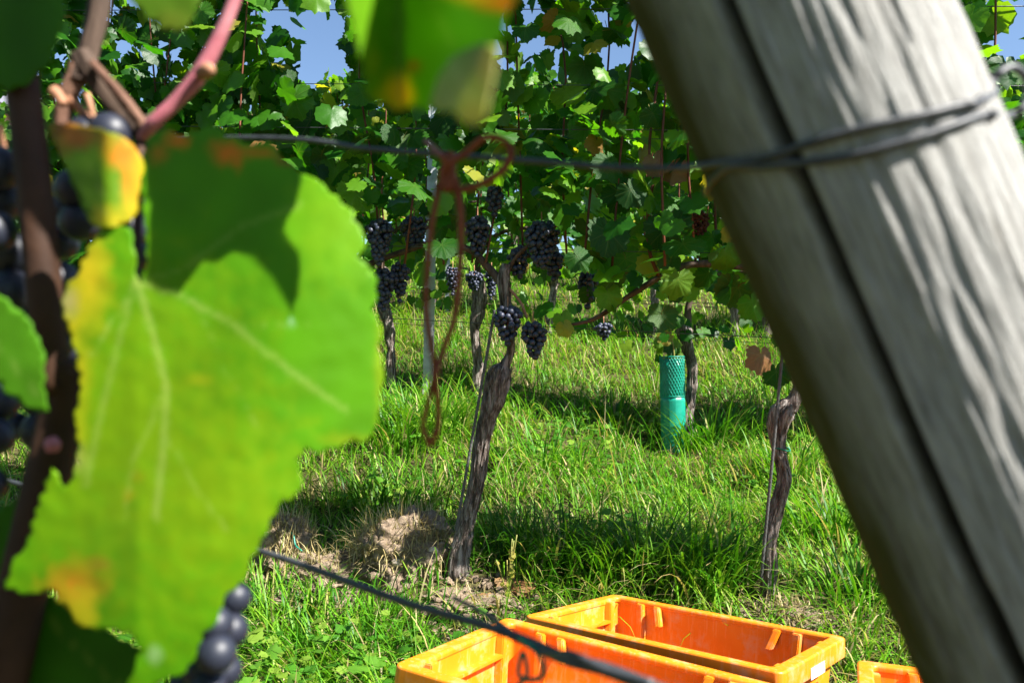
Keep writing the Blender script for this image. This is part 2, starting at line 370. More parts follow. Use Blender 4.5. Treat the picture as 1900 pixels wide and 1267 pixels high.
def tuft(px, py, d, n, L, W, spread, seed, colf=1.0, label=None, straw=.05):
    r = np.random.default_rng(seed); c = hitG(px, py); x = c.x + r.normal(0, spread, n); y = c.y + r.normal(0, spread * .7, n)
    k = ~in_crate(x, y, .06); x = x[k]; y = y[k]; n = len(x)
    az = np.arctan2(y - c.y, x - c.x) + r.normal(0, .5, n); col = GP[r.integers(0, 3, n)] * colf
    st = r.random(n) < straw; col[st] = SP[r.integers(0, 3, st.sum())]
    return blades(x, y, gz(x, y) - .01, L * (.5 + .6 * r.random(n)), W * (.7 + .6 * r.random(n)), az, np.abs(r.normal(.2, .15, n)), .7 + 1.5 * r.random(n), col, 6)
def tufts():
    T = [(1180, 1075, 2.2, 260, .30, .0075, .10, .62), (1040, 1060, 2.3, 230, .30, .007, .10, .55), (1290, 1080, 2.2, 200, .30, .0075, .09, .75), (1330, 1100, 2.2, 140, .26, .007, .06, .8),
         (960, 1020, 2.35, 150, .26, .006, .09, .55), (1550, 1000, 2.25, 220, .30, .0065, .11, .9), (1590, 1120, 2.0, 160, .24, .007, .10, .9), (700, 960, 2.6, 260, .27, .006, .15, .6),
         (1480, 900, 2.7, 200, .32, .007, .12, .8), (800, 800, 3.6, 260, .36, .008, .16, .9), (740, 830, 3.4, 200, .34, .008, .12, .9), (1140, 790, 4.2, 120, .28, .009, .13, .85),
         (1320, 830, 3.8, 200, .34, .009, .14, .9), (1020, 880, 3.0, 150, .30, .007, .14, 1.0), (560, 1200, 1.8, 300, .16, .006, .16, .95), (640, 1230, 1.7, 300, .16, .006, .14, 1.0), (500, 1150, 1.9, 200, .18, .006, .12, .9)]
    vs, ls, cs, co = [], [], [], []; off = 0
    for i, (px, py, d, n, L, W, sp, cf) in enumerate(T):
        V, lo, c, C = tuft(px, py, d, n, L, W, sp, 50 + i, cf); vs.append(V); ls.append(lo + off); cs.append(c); co.append(C); off += len(V)
    me = npmesh("grass", np.concatenate(vs), np.concatenate(ls), np.concatenate(cs)); setcol(me, np.concatenate(co))
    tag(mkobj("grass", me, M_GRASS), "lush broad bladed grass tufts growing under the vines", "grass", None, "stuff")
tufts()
# ------------------------------------------------------------------ leaf meshes
def leaf_outline(n, seed, teeth=.055):
    r = random.Random(seed)
    A = [0, 25, 52, 79, 104, 134, 158, 173, 180]; Rr = [1.0, .80 + r.uniform(-.06, .06), .93 + r.uniform(-.07, .05), .75 + r.uniform(-.07, .07), .80 + r.uniform(-.08, .05), .68 + r.uniform(-.06, .05), .58, .36, .10]
    pts = []
    for i in range(n):
        a = -180 + 360 * i / n; q = np.interp(abs(a), A, Rr); tt = (1 if i % 2 else -1) * teeth * (0 if abs(a) > 165 else 1) * r.uniform(.5, 1.4)
        q *= 1 + tt; q *= 1 + r.uniform(-.03, .03); pts.append((math.radians(a), q))
    return pts
def leaf_mesh(n, seed, rings=2, petiole=True):
    r = random.Random(seed * 3 + 1); O = leaf_outline(n, seed); V = [(0, 0, 0)]; fold = r.uniform(.05, .45); dro = r.uniform(-.1, .45); w1 = r.uniform(.04, .14); p1 = r.uniform(0, 6); asym = r.uniform(-.2, .2); cup = r.uniform(-.25, .2)
    def pos(a, q):
        x = math.sin(a) * q; y = -math.cos(a) * q
        z = -fold * abs(x) * (1 + asym * (1 if x > 0 else -1)) - dro * max(0, -y) ** 2 + cup * q * q + w1 * math.sin(4 * a + p1) * q * q + .03 * math.cos(7 * a * 2) * q
        return (x, y, z)
    fr = [.5, 1.0] if rings == 2 else [1.0]
    for f in fr:
        for a, q in O: V.append(pos(a, q * f))
    Fs = [(0, 1 + i, 1 + (i + 1) % n) for i in range(n)]
    if rings == 2:
        for i in range(n): j = (i + 1) % n; Fs.append((1 + i, 1 + n + i, 1 + n + j, 1 + j))
    V = [Vector(v) for v in V]; nb = len(Fs); uvr = [(.5 + v.x * .5, .5 + v.y * .5) for v in V]
    if petiole:
        k = len(V); pth = [(0, 0, -.004), (0, .22, -.10), (r.uniform(-.2, .2), .55, -.32)]
        Vp, Fp = tube(crom(pth, 4), .018, 3, cap=False); V += [Vector(v) for v in Vp]; Fs += [tuple(i + k for i in f) for f in Fp]; uvr += [(.5, .5)] * len(Vp)
    me = mesh("leaf", V, Fs); uv = me.uv_layers.new(name="UVMap")
    for l in me.loops: uv.data[l.index].uv = uvr[l.vertex_index]
    if petiole:
        for i, p in enumerate(me.polygons): p.material_index = 1 if i >= nb else 0
    return me
def leafset(n, cnt, m, seed, petiole=True, rings=2):
    out = []
    for i in range(cnt):
        me = leaf_mesh(n, seed + i, rings, petiole); me.materials.append(m)
        if petiole: me.materials.append(M_CANE if i % 2 else M_STEM)
        out.append(me)
    return out
LH = leafset(44, 14, M_LEAF, 100); LM = leafset(24, 10, M_LEAF, 200, True)
LDRY = leafset(36, 4, M_DRY, 300); LYEL = leafset(40, 4, M_YEL, 320); LLIT = leafset(44, 4, M_LITG, 340)
def leafM(p, T, N, s):
    N = Vector(N).normalized(); T = Vector(T); T = (T - N * T.dot(N)).normalized(); Y = -T; X = Y.cross(N).normalized()
    return Matrix(((X.x * s, Y.x * s, N.x * s, p[0]), (X.y * s, Y.y * s, N.y * s, p[1]), (X.z * s, Y.z * s, N.z * s, p[2]), (0, 0, 0, 1)))
def rv(r, a): return Vector((r.uniform(-a, a), r.uniform(-a, a), r.uniform(-a, a)))
def canopy_leaves(r, n, s0, s1, k, hb, ht, gaps=(), thick=.13, size=(.040, .074), spill=.0, lowfrac=.06):
    """leaf placements for one vine: along-row range s0..s1 (metres along RD), heights above ground"""
    out = []; o = ND * ROWO[k]; tries = 0
    while len(out) < n and tries < n * 6:
        tries += 1; s = r.uniform(s0, s1); low = r.random() < lowfrac
        h = r.uniform(hb - .28, hb) if low else hb + (ht - hb) * r.random() ** .92
        w = r.gauss(0, thick) * (.55 if h > ht - .2 else 1); w = max(-.27, min(.27, w)); p = o + RD * s + ND * w; p.z = G(p.x, p.y) + h
        q = proj(p)
        if any(((q[0] - g[0]) / g[2]) ** 2 + ((q[1] - g[1]) / g[3]) ** 2 < 1 for g in gaps): continue
        if k == 1 and q[1] > 585: continue
        if k == 1 and w < .08 and any(((q[0] - g[0]) / g[2]) ** 2 + ((q[1] - g[1]) / g[3]) ** 2 < 1 for g in GAPSB): continue
        side = -1 if w < r.uniform(-.08, .08) else 1
        N = ND * side * r.uniform(.15, 1.0) + RD * r.uniform(-.45, .75) + Vector((0, 0, r.uniform(-.1, .9))) + rv(r, .6); T = Vector((0, 0, -1)) + RD * r.uniform(-.9, .9) + ND * side * r.uniform(-.1, .5)
        out.append(leafM(p, T, N, r.uniform(*size) * (1.0 if not low else .85)))
    return out
# ------------------------------------------------------------------ vines
def bark_tube(path, rad, seg=40, n=90, seed=0, amp=.16, gn=.18):
    P = crom(path, n); off = seed * 13.7
    def disp(th, s, i):
        out = np.empty(len(th))
        for j, t in enumerate(th):
            c, d = math.cos(t), math.sin(t)
            fib = n3(c * 3.6 + off, d * 3.6, s * 5 + off); fib2 = n3(c * 9 + off, d * 9, s * 13); lump = n3(c * .9 + off, d * .9 - off, s * 14)
            out[j] = 1 + amp * 1.5 * (.35 - abs(fib) * 1.6) + amp * 1.3 * (.3 - abs(fib2) * 1.4) + gn * lump + .5 * gn * n3(c * 2 - off, d * 2, s * 30)
        return out
    return tube(P, rad, seg, disp)
def peel(vine, base, path, rad, n, seed, length=(.03, .09)):
    """loose strips of bark standing off a trunk, joined as one part"""
    r = random.Random(seed); P = np.array([tuple(p) for p in crom(path, 80)]); R = np.interp(np.linspace(0, 1, 80), np.linspace(0, 1, len(rad)), rad); mb = MB()
    for i in range(n):
        k = r.randrange(4, 66); m_ = max(4, int(r.uniform(*length) / .008)); a = r.uniform(0, 6.283); w = r.uniform(.0012, .003); V = []; Fs = []; up = r.uniform(.98, 1.04); e0 = r.uniform(0, .18); e1 = r.uniform(0, .22)
        for q in range(5):
            t = q / 4; kk = min(79, k + int(m_ * t)); rr = R[kk] * (up + e0 * (1 - t) ** 3 + e1 * t ** 3); a2 = a + .12 * math.sin(t * 3 + i)
            for sg in (-1, 1): aa = a2 + sg * w / R[kk]; V.append(P[kk] + np.array([math.cos(aa) * rr, math.sin(aa) * rr, 0]))
            if q: b = 2 * q; Fs.append((b - 2, b - 1, b + 1, b))
        mb.add(V, Fs)
    o = mkobj("peeling_bark", mesh("peeling_bark", np.concatenate(mb.V) - np.array(base), mb.F, False), M_BARK, vine); o["kind"] = "stuff"
def addpart(name, VF, m, parent, base, smooth=True, kind=None):
    V, Fs = VF; me = mesh(name, np.asarray(V) - np.array(base), Fs, smooth); o = mkobj(name, me, m, parent)
    if kind: o["kind"] = kind
    return o
def srange(px, k): x, y = rowpt(px, k); return x * RD.x + y * RD.y
GAPS1 = [(598, 95, 52, 95), (640, 170, 30, 40), (1128, 92, 26, 22), (1188, 72, 22, 22), (1232, 185, 22, 28), (1890, 60, 34, 60), (1893, 245, 25, 50), (90, 25, 22, 18), (515, 25, 30, 25), (300, 75, 14, 22), (975, 215, 16, 40), (285, 145, 16, 12), (915, 45, 26, 60),
         (830, 545, 150, 42), (1050, 545, 20, 30), (1190, 560, 40, 40), (1340, 590, 80, 45), (800, 330, 12, 170), (700, 455, 26, 55), (725, 540, 36, 45), (890, 440, 26, 45), (1008, 455, 36, 55), (945, 610, 28, 45), (990, 630, 26, 45), (20, 215, 40, 50), (40, 430, 45, 40), (560, 590, 150, 80)]
GAPSB = [(704, 455, 52, 75), (725, 540, 58, 70), (768, 440, 48, 58), (888, 448, 52, 70), (917, 378, 36, 50), (1008, 462, 62, 80), (962, 495, 40, 50), (1035, 500, 40, 50), (1090, 545, 44, 60)]
def place_leaves(vine, base, Ms, pool, r):
    B = Matrix.Translation(-Vector(base))
    for M in Ms: mkobj("leaf", r.choice(pool), None, vine, B @ M)
def shoots(vine, base, r, k, s0, s1, n, z0, z1, rad=.0033, seg=5):
    o = ND * ROWO[k]
    for i in range(n):
        s = s0 + (s1 - s0) * (i + r.uniform(.2, .8)) / n; p = o + RD * s + ND * r.uniform(-.1, .1); g = G(p.x, p.y)
        if k == 1 and 545 < proj((p.x, p.y, g + 1.7))[0] < 660: continue
        pts = []; dx = r.uniform(-.12, .12)
        for q in range(5):
            t = q / 4; pts.append((p + RD * (dx * t + r.uniform(-.035, .035)) + ND * r.uniform(-.06, .06) + Vector((0, 0, g + z0 + (z1 - z0) * t)))[:])
        addpart("cane", tube(crom(pts, 12), [rad * 1.2, rad, rad * .6], seg), M_CANE, vine, base)
def row1():
    # main vine
    r = random.Random(11)
    b = at(852, 1068, 2.43); base = (b.x, b.y, G(b.x, b.y)); v = empty("grapevine", base, "old grapevine with a leaning grey trunk beside the clods of dry earth", "grapevine", "vines of the nearest full row")
    path = [Vector(base) - Vector((0, 0, .06)), at(850, 1045, 2.43), at(862, 985, 2.43), at(884, 900, 2.42), at(898, 800, 2.41), at(915, 740, 2.40), at(928, 690, 2.40), at(932, 672, 2.40)]
    addpart("trunk", bark_tube(path, [.026, .035, .029, .022, .021, .022, .025, .033, .036, .028, .006], 56, 130, 1, .2, .2), M_BARK, v, base)
    peel(v, base, path, [.029, .036, .030, .023, .022, .023, .026, .034, .037, .03], 150, 4)
    path = [at(930, 690, 2.4), at(946, 655, 2.40), at(946, 610, 2.40), at(938, 560, 2.40), at(935, 520, 2.4), at(940, 490, 2.4)]
    addpart("arm", bark_tube(path, [.020, .012, .012, .015, .020, .014], 24, 50, 2, .2, .2), M_BARK, v, base)
    path = [at(937, 535, 2.4), at(905, 495, 2.42), at(868, 462, 2.43), at(800, 452, 2.46), at(740, 470, 2.5), at(640, 500, 2.55), at(560, 480, 2.58)]
    addpart("cordon", bark_tube(path, [.013, .011, .010, .009, .009, .008], 16, 60, 3, .12, .1), M_WOOD, v, base)
    path = [at(940, 530, 2.4), at(965, 560, 2.38), at(978, 590, 2.37)]
    addpart("cane", tube(crom(path, 12), .0045, 8), M_NODE, v, base)
    path = [at(938, 520, 2.4), at(955, 480, 2.39), at(1000, 440, 2.36), at(1060, 400, 2.33)]
    addpart("cane", tube(crom(path, 14), .006, 8), M_WOOD, v, base)
    sA, sB = srange(560, 1), srange(1085, 1)
    shoots(v, base, r, 1, sA, sB, 9, .95, 2.2)
    place_leaves(v, base, canopy_leaves(r, 298, sA, sB, 1, .93, 2.25, GAPS1), LH, r); inner_foliage(v, base, canopy_leaves(r, 460, sA, sB, 1, 1.0, 2.25, GAPS1, size=(.032, .058)), r)
    # right vine
    r = random.Random(12); b = at(1420, 1105, 2.22); base = (b.x, b.y, G(b.x, b.y)); v = empty("grapevine", base, "wavy dark vine trunk with a knotted head half hidden by the wooden post", "grapevine", "vines of the nearest full row")
    path = [Vector(base) - Vector((0, 0, .06)), at(1428, 1060, 2.22), at(1430, 990, 2.22), at(1448, 920, 2.22), at(1455, 880, 2.22), at(1444, 825, 2.22), at(1446, 780, 2.22), at(1458, 755, 2.22), at(1474, 735, 2.22)]
    addpart("trunk", bark_tube(path, [.021, .021, .018, .017, .018, .018, .017, .019, .027, .033, .022, .005], 44, 110, 5, .2, .22), M_BARK, v, base)
    peel(v, base, path, [.022, .022, .019, .018, .019, .019, .018, .020, .028, .033, .02], 120, 5)
    path = [at(1462, 760, 2.22), at(1482, 722, 2.21), at(1480, 690, 2.21), at(1500, 640, 2.2), at(1510, 560, 2.2), at(1480, 510, 2.2)]
    addpart("arm", bark_tube(path, [.022, .014, .015, .014, .012], 20, 50, 6, .2, .2), M_BARK, v, base)
    path = [at(1480, 512, 2.2), at(1390, 496, 2.22), at(1290, 490, 2.25), at(1232, 510, 2.27), at(1170, 548, 2.29), at(1105, 590, 2.30), at(1055, 604, 2.31)]
    addpart("cordon", bark_tube(path, [.012, .011, .010, .009, .007, .004], 16, 70, 7, .12, .1), M_WOOD, v, base)
    path = [at(1222, 512, 2.27), at(1205, 465, 2.26), at(1202, 400, 2.26), at(1212, 330, 2.26), at(1205, 270, 2.27), at(1220, 150, 2.28)]
    addpart("cane", tube(crom(path, 24), [.006, .0045, .004], 8), M_CANE, v, base)
    sA, sB = srange(1075, 1), srange(1620, 1)
    shoots(v, base, r, 1, sA, sB, 9, .95, 2.2)
    place_leaves(v, base, canopy_leaves(r, 290, sA, sB, 1, .85, 2.25, GAPS1, lowfrac=.12), LH, r); inner_foliage(v, base, canopy_leaves(r, 420, sA, sB, 1, .95, 2.25, GAPS1, size=(.032, .058)), r)
    B = Matrix.Translation(-Vector(base)); toC = lambda p: (Vector((0, 0, CAMZ)) - p)
    for (px, py, d, s, pool, dx) in [(1258, 520, 2.2, .062, LLIT, -.1), (1128, 545, 2.25, .05, LH, .2), (1345, 470, 2.2, .055, LH, .1), (1215, 300, 2.2, .05, LDRY, .3), (1250, 310, 2.22, .055, LDRY, -.2), (1412, 660, 2.15, .055, LDRY, -.1),
                                   (1440, 690, 2.2, .05, LH, .1), (1048, 605, 2.28, .034, LYEL, .4), (1045, 590, 2.3, .04, LLIT, .4), (1395, 560, 2.15, .055, LH, .3), (1130, 430, 2.2, .075, LH, -.2), (1240, 420, 2.18, .08, LH, .1), (1360, 430, 2.2, .04, LYEL, .1)]:
        p = at(px, py, d); n = toC(p).normalized() + Vector((r.uniform(-.3, .6), 0, r.uniform(0, .5))); mkobj("leaf", r.choice(pool), None, v, B @ leafM(p, (dx, 0, -1), n, s))
    # vines at either side
    for (pxa, pxb, pb, seed, lab) in [(60, 570, 330, 21, "grapevine rising behind the large blurred leaf, smaller leaves against the sky"), (1610, 2010, 1990, 22, "grapevine to the right of the leaning post, partly cut off by the frame"), (-460, 70, -190, 23, "grapevine at the far left edge behind the dark brown cane")]:
        r = random.Random(seed); x, y = rowpt(pb, 1); base = (x, y, G(x, y)); v = empty("grapevine", base, lab, "grapevine", "vines of the nearest full row")
        P = [Vector(base) + Vector((r.uniform(-.03, .03), 0, h)) for h in (-.06, .1, .25, .4, .55, .66)]
        addpart("trunk", bark_tube(P, [.036, .028, .026, .03, .036, .02], 24, 50, seed), M_BARK, v, base)
        P = [P[-1], P[-1] + Vector((.02, 0, .15)), P[-1] + RD * .15 + Vector((0, 0, .28)), P[-1] + RD * .45 + Vector((0, 0, .3))]
        addpart("cordon", bark_tube(P, [.018, .012, .009], 12, 30, seed), M_WOOD, v, base)
        sA, sB = srange(pxa, 1), srange(pxb, 1); shoots(v, base, r, 1, sA, sB, 9, .8, 2.2)
        place_leaves(v, base, canopy_leaves(r, 298 if pxa < 600 else 260, sA, sB, 1, .9, 2.3, GAPS1, size=(.032, .056)), LH, r); inner_foliage(v, base, canopy_leaves(r, 1100 if pxa < 600 else 260, sA, sB, 1, .95, 2.35, GAPS1, size=(.036, .062)), r)
def inner_foliage(v, base, Ms, r):
    tm = FARLEAF; V = []; lo = []; rn = []; off = 0
    for M in Ms:
        tv, tf = r.choice(tm); A = np.array(M); W = tv @ A[:3, :3].T + A[:3, 3] - np.array(base); V.append(W); lo.append(np.array(tf) + off); off += len(tv); rn += [r.random()] * len(tv)
    me = npmesh("foliage", np.concatenate(V), np.concatenate(lo), np.full(sum(len(q) for q in lo), 3)); a = me.attributes.new("rnd", 'FLOAT', 'POINT'); a.data.foreach_set("value", np.array(rn, np.float32))
    o = mkobj("foliage", me, M_FOL, v); o["kind"] = "stuff"
def far_row(k, pxs, nleaf, objs, labels, hb, ht, size, lod):
    for i, px in enumerate(pxs):
        r = random.Random(1000 * k + i); x, y = rowpt(px, k); g = G(x, y); base = (x, y, g); v = empty("grapevine", base, labels[i], "grapevine", "vines of row %s up the slope" % ["", "one", "two", "three", "four", "five", "six"][k])
        lean = r.uniform(-.07, .07); hd = .68 + r.uniform(-.05, .05)
        P = [Vector(base) + Vector((lean * h / hd + r.uniform(-.018, .018), r.uniform(-.01, .01), h)) for h in (-.08, .12, .26, .4, .54, hd - .04, hd)]
        seg = 30 if k == 2 else 14; ts = .8 if k == 2 else .95
        RT = [ts * q * r.uniform(.85, 1.15) for q in (.040, .034, .032, .034, .044, .046, .012)]; addpart("trunk", bark_tube(P, RT, seg, 60 if k == 2 else 24, k * 31 + i, .26, .32), M_BARK, v, base)
        if k == 2: peel(v, base, P, RT, 70, i)
        P = [P[-1] - Vector((0, 0, .02)), P[-1] + Vector((.02, 0, .12)), P[-1] + RD * .15 + Vector((0, 0, .24)), P[-1] + RD * .5 + Vector((0, 0, .26))]
        addpart("cordon", tube(crom(P, 14), [.022, .012, .009], 8), M_WOOD, v, base)
        xa = (pxs[i - 1] + px) / 2 if i else px - (pxs[1] - px) / 2; xb = (pxs[i + 1] + px) / 2 if i + 1 < len(pxs) else px + (px - pxs[i - 1]) / 2
        sA, sB = srange(xa, k), srange(xb, k); n = int(nleaf * (sB - sA))
        shoots(v, base, r, k, sA, sB, 5 if k < 4 else 3, .85, ht - .05, .0045, 4)
        gaps = [] if k > 2 else [(800, 330, 9, 140)]
        Ms = canopy_leaves(r, min(n, 298) if objs else n, sA, sB, k, hb, ht, gaps, .13, size, lowfrac=.05)
        if objs:
            place_leaves(v, base, Ms, LM, r); inner_foliage(v, base, canopy_leaves(r, 200, sA, sB, k, hb - .05, ht, gaps, .13, size, lowfrac=.1), r)
        else:
            inner_foliage(v, base, Ms, r)
FARLEAF = []
for i in range(6):
    O = leaf_outline(26, 400 + i, .07); rr = random.Random(i); fo = rr.uniform(.1, .4)
    V = [(0, 0, 0)] + [(math.sin(a) * q, -math.cos(a) * q, -fo * abs(math.sin(a) * q) + rr.uniform(-.06, .06)) for a, q in O]
    FARLEAF.append((np.array(V), [(0, 1 + j, 1 + (j + 1) % 26) for j in range(26)]))
def clover():
    r = np.random.default_rng(77); V = []; lo = []; C = []; off = 0; n = 0
    for _ in range(9000):
        y = r.uniform(.9, 4.6); x = r.uniform(-1, 1) * (.7 * y + .3)
        if vnoise(np.array([x]), np.array([y]), 2.6, 41)[0] < .62 or in_crate(np.array([x]), np.array([y]), .03)[0]: continue
        h = r.uniform(.03, .13); z = G(x, y) + h; nl = 3 if r.random() < .6 else 1; s0 = r.uniform(.009, .018) if nl == 3 else r.uniform(.015, .032); a0 = r.uniform(0, 6.28); col = np.array([(.05, .17, .012), (.09, .22, .02), (.16, .26, .03)][r.integers(0, 3)]) * r.uniform(.8, 1.2)
        for k in range(nl):
            a = a0 + k * 2.094; M = np.array(leafM((x, y, z), (math.cos(a), math.sin(a), -.2), (r.uniform(-.5, .5), r.uniform(-.6, .2), 1), s0)); tv, tf = FARLEAF[r.integers(0, 6)]; V.append(tv @ M[:3, :3].T + M[:3, 3]); lo.append(np.array(tf) + off); off += len(tv); C.append(np.tile(col, (len(tv), 1)))
    lo = np.concatenate(lo); me = npmesh("ground_weeds", np.concatenate(V), lo, np.full(len(lo), 3)); setcol(me, np.concatenate(C)); tag(mkobj("ground_weeds", me, M_GRASS), "small round leaved weeds and clover mixed into the near grass", "weeds", None, "stuff")
clover()
row1()
R2 = [60, 300, 530, 727, 884, 1279, 1560, 1830]
far_row(2, R2, 330, True, ["second row grapevine at the far left, seen past the dark shaded grapes", "second row grapevine hidden low down by the big leaf", "second row grapevine just left of the pale trunk under the grape bunches", "grapevine with a grey trunk left of the steel post",
                           "grapevine whose peeling trunk stands between the steel post and the leaning trunk", "grapevine with a dark trunk directly behind the green tube", "second row grapevine behind the upper part of the wooden post", "second row grapevine at the right edge past the post"], .82, 1.9, (.038, .064), 0)
R3 = [40, 240, 430, 620, 800, 1020, 1210, 1360, 1424, 1640, 1850]
far_row(3, R3, 420, False, ["third row grapevine farthest left on the slope", "third row grapevine second from the left edge", "third row grapevine behind the left leaf tip", "third row grapevine behind the pair of hanging bunches at left", "third row grapevine next to the thin steel stake", "third row grapevine seen above the pair of front bunches",
                            "slim trunked third row grapevine left of the green tube's leaves", "thick forked trunk grapevine right of the green tube, farther up the slope", "leaning third row grapevine just left of the wooden post", "third row grapevine behind the wooden post", "third row grapevine far right beyond the post"], .68, 1.9, (.045, .075), 0)
for k in (4, 5):
    px = list(range(0, 2000, 190)); far_row(k, px, 300, False, ["%s row grapevine, number %s from the left of the picture" % (["fourth", "fifth"][k - 4], ["one", "two", "three", "four", "five", "six", "seven", "eight", "nine", "ten", "eleven"][i]) for i in range(len(px))], .6, 1.9, (.055, .09), 0)
ROWO.append(ROWO[0] - 1.985)
def side_vine(k, sA, sB, label, n):
    r = random.Random(int(sA * 100) + k); p = ND * ROWO[k] + RD * ((sA + sB) / 2); base = (p.x, p.y, G(p.x, p.y)); v = empty("grapevine", base, label, "grapevine", "vines of the photographer's own row and the one behind")
    P = [Vector(base) + Vector((r.uniform(-.02, .02), 0, h)) for h in (-.08, .2, .4, .6, .85)]; addpart("trunk", bark_tube(P, [.04, .034, .034, .042, .02], 16, 24, k), M_BARK, v, base)
    inner_foliage(v, base, canopy_leaves(r, n, sA, sB, k, .7, 2.0, (), .14, (.05, .085)), r)
for i, (a, b) in enumerate(((-2.5, -1.6), (-1.6, -.72))): side_vine(0, a, b, ["grapevine next along the photographer's row, beyond the left edge", "grapevine touching the left edge, nearest neighbour of the foreground vine"][i], 330)
for i in range(5): side_vine(7, -2.4 + i * .95, -1.45 + i * .95, "grapevine of the row behind the photographer, %s from the left" % ["first", "second", "third", "fourth", "fifth"][i], 330)
# ------------------------------------------------------------------ grape bunches
def sphere(sub):
    bm = bmesh.new(); bmesh.ops.create_icosphere(bm, subdivisions=sub, radius=1); me = bpy.data.meshes.new("berry"); bm.to_mesh(me); bm.free()
    me.polygons.foreach_set("use_smooth", [True] * len(me.polygons)); me.materials.append(M_GRAPE); return me
BER = sphere(3); BERN = sphere(4); BERL = sphere(2)
BERN.materials.clear(); BERN.materials.append(M_GRAPE2); BSH = sphere(2); BSH.materials.clear(); BSH.materials.append(M_SHRIV); BUN = sphere(2); BUN.materials.clear(); BUN.materials.append(M_UNRIPE)
def bunch(px, py, d, wpx, hpx, label, br=.0092, seed=0, mesh_=None, group="ripe grape bunches on the vines", lean=0):
    """py = top of the bunch"""
    r = random.Random(seed + 77); top = at(px, py, d); v = empty("grape_bunch", top, label, "grapes", group)
    W = wpx / F * d / 2 * 1.18; H = hpx / F * d; pts = []; core = []
    for _ in range(4000):
        t = r.random() ** .8; rad = W * (1.05 * (1 - t) ** .45 * (.55 + .45 * min(1, t * 5))) ; a = r.uniform(0, 6.283); q = rad * (r.uniform(.55, 1) if rad > br else r.random()) * max(0, 1 - br / max(rad, br))
        p = Vector((math.cos(a) * q + lean * t * W, math.sin(a) * q * .85, -t * (H - br))); 
        if all((p - o).length > br * 1.5 for o in pts): pts.append(p)
        if len(pts) >= 130: break
    st = tube(crom([(0, 0, .035), (0, 0, 0), (lean * W * .4, 0, -H * .5), (lean * W, 0, -H * .85)], 8), [.0022, .002, .0015], 5); o = addpart("stem", st, M_NODE, v, (0, 0, 0))
    for p in pts:
        s = br * r.uniform(.82, 1.12); M = Matrix.Translation(p) @ Matrix.Rotation(r.uniform(0, 6), 4, Vector((r.random(), r.random(), 1)).normalized()) @ Matrix.Diagonal((s, s, s * 1.05, 1)); mkobj("berry", mesh_ or BER, None, v, M)
    return v
bunch(942, 572, 2.36, 56, 72, "left of the two low front bunches, hanging against the leaning trunk", seed=1)
bunch(989, 600, 2.34, 54, 72, "right of the two low front bunches, lowest of all the grapes", seed=2, lean=.1)
bunch(704, 410, 2.45, 50, 88, "sunlit bunch beside the tip of the big blurred leaf", seed=3)
bunch(712, 500, 2.50, 46, 86, "shaded bunch hanging over the grey trunk left of the steel post", seed=4)
bunch(742, 490, 2.52, 40, 76, "dark bunch crowding right against the shaded one above the grey trunk", seed=5)
bunch(768, 405, 2.50, 52, 66, "dark bunch just left of the steel post behind the brown tendril", seed=6)
bunch(886, 405, 2.42, 50, 80, "dark bunch to the right of the tendril loop above the cordon arm", seed=7)
bunch(917, 348, 2.44, 38, 60, "highest dark bunch, tucked in deep shade under leaves", seed=8)
bunch(1005, 415, 2.36, 66, 92, "large bunch above the head of the leaning trunk", seed=9)
bunch(962, 460, 2.42, 46, 64, "black bunch squeezed behind the head of the leaning trunk", seed=10)
bunch(1028, 470, 2.42, 40, 60, "small bunch at the lower right of the large bunch", seed=11)
bunch(1090, 508, 2.45, 42, 68, "bunch among leaves where the cane starts to arch right", seed=12)
bunch(1120, 602, 3.3, 36, 32, "short isolated bunch hanging low left of the green tube", seed=13, mesh_=BERL)
bunch(840, 498, 3.9, 30, 52, "small distant bunch between the two strands of the tendril", seed=14, mesh_=BERL)
bunch(880, 505, 4.0, 34, 40, "distant bunch just above the peeling trunk behind the leaning one", seed=15, mesh_=BERL)
bunch(912, 500, 4.0, 26, 62, "narrow distant bunch immediately left of the leaning trunk's arm", seed=16, mesh_=BERL)
bunch(1298, 395, 2.3, 40, 60, "shrivelled reddish brown bunch near the wooden post", .0058, 17, BSH, None)
bunch(330, 58, 2.5, 26, 22, "tiny half ripe green and purple bunch high at top left", .0055, 18, BUN, None)
# ------------------------------------------------------------------ trellis: wires, posts, stakes
def wire(pts, rad, label, name="trellis_wire", m=None, n=30, seg=6, group="trellis wires"):
    P = crom(pts, n); b = Vector(P[0]); V, Fs = tube(P, rad, seg); me = mesh(name, V - np.array(b), Fs); o = mkobj(name, me, m or M_WIRE); o.location = b; tag(o, label, "wire", group); return o
def rowwire(k, y_left, y_right, pl, pr, rad, label, dn=0):
    pts = []
    for px, py in ((pl, y_left), ((pl + pr) / 2, (y_left + y_right) / 2 + 2), (pr, y_right)):
        x, y = rowpt(px, k, dn); d = (y + .0) * cP; p = at(px, py, y); pts.append(p)
    return wire(pts, rad, label)
rowwire(1, 572, 640, 380, 1720, .0013, "low thin wire running just above the two front bunches")
rowwire(1, 440, 478, 60, 1750, .0013, "fruiting wire at the height of the dark grape bunches")
rowwire(1, 232, 244, 60, 1800, .0013, "front wire of the pair behind the top of the tendril", -.06)
rowwire(1, 246, 262, 60, 1800, .0013, "rear wire of the pair behind the top of the tendril", .06)
rowwire(1, 20, 12, -40, 1940, .0014, "top wire crossing the open sky at the upper left")
rowwire(1, 152, 160, -40, 1940, .0012, "thin wire crossing the sky gap below the top wire")
rowwire(2, 520, 590, 300, 1800, .0016, "low wire of the second row seen over the grass")
rowwire(2, 576, 655, 300, 1800, .0016, "lowest wire of the second row beside the green tube")
rowwire(3, 520, 580, 300, 1800, .002, "far wire of the third row across the slope")
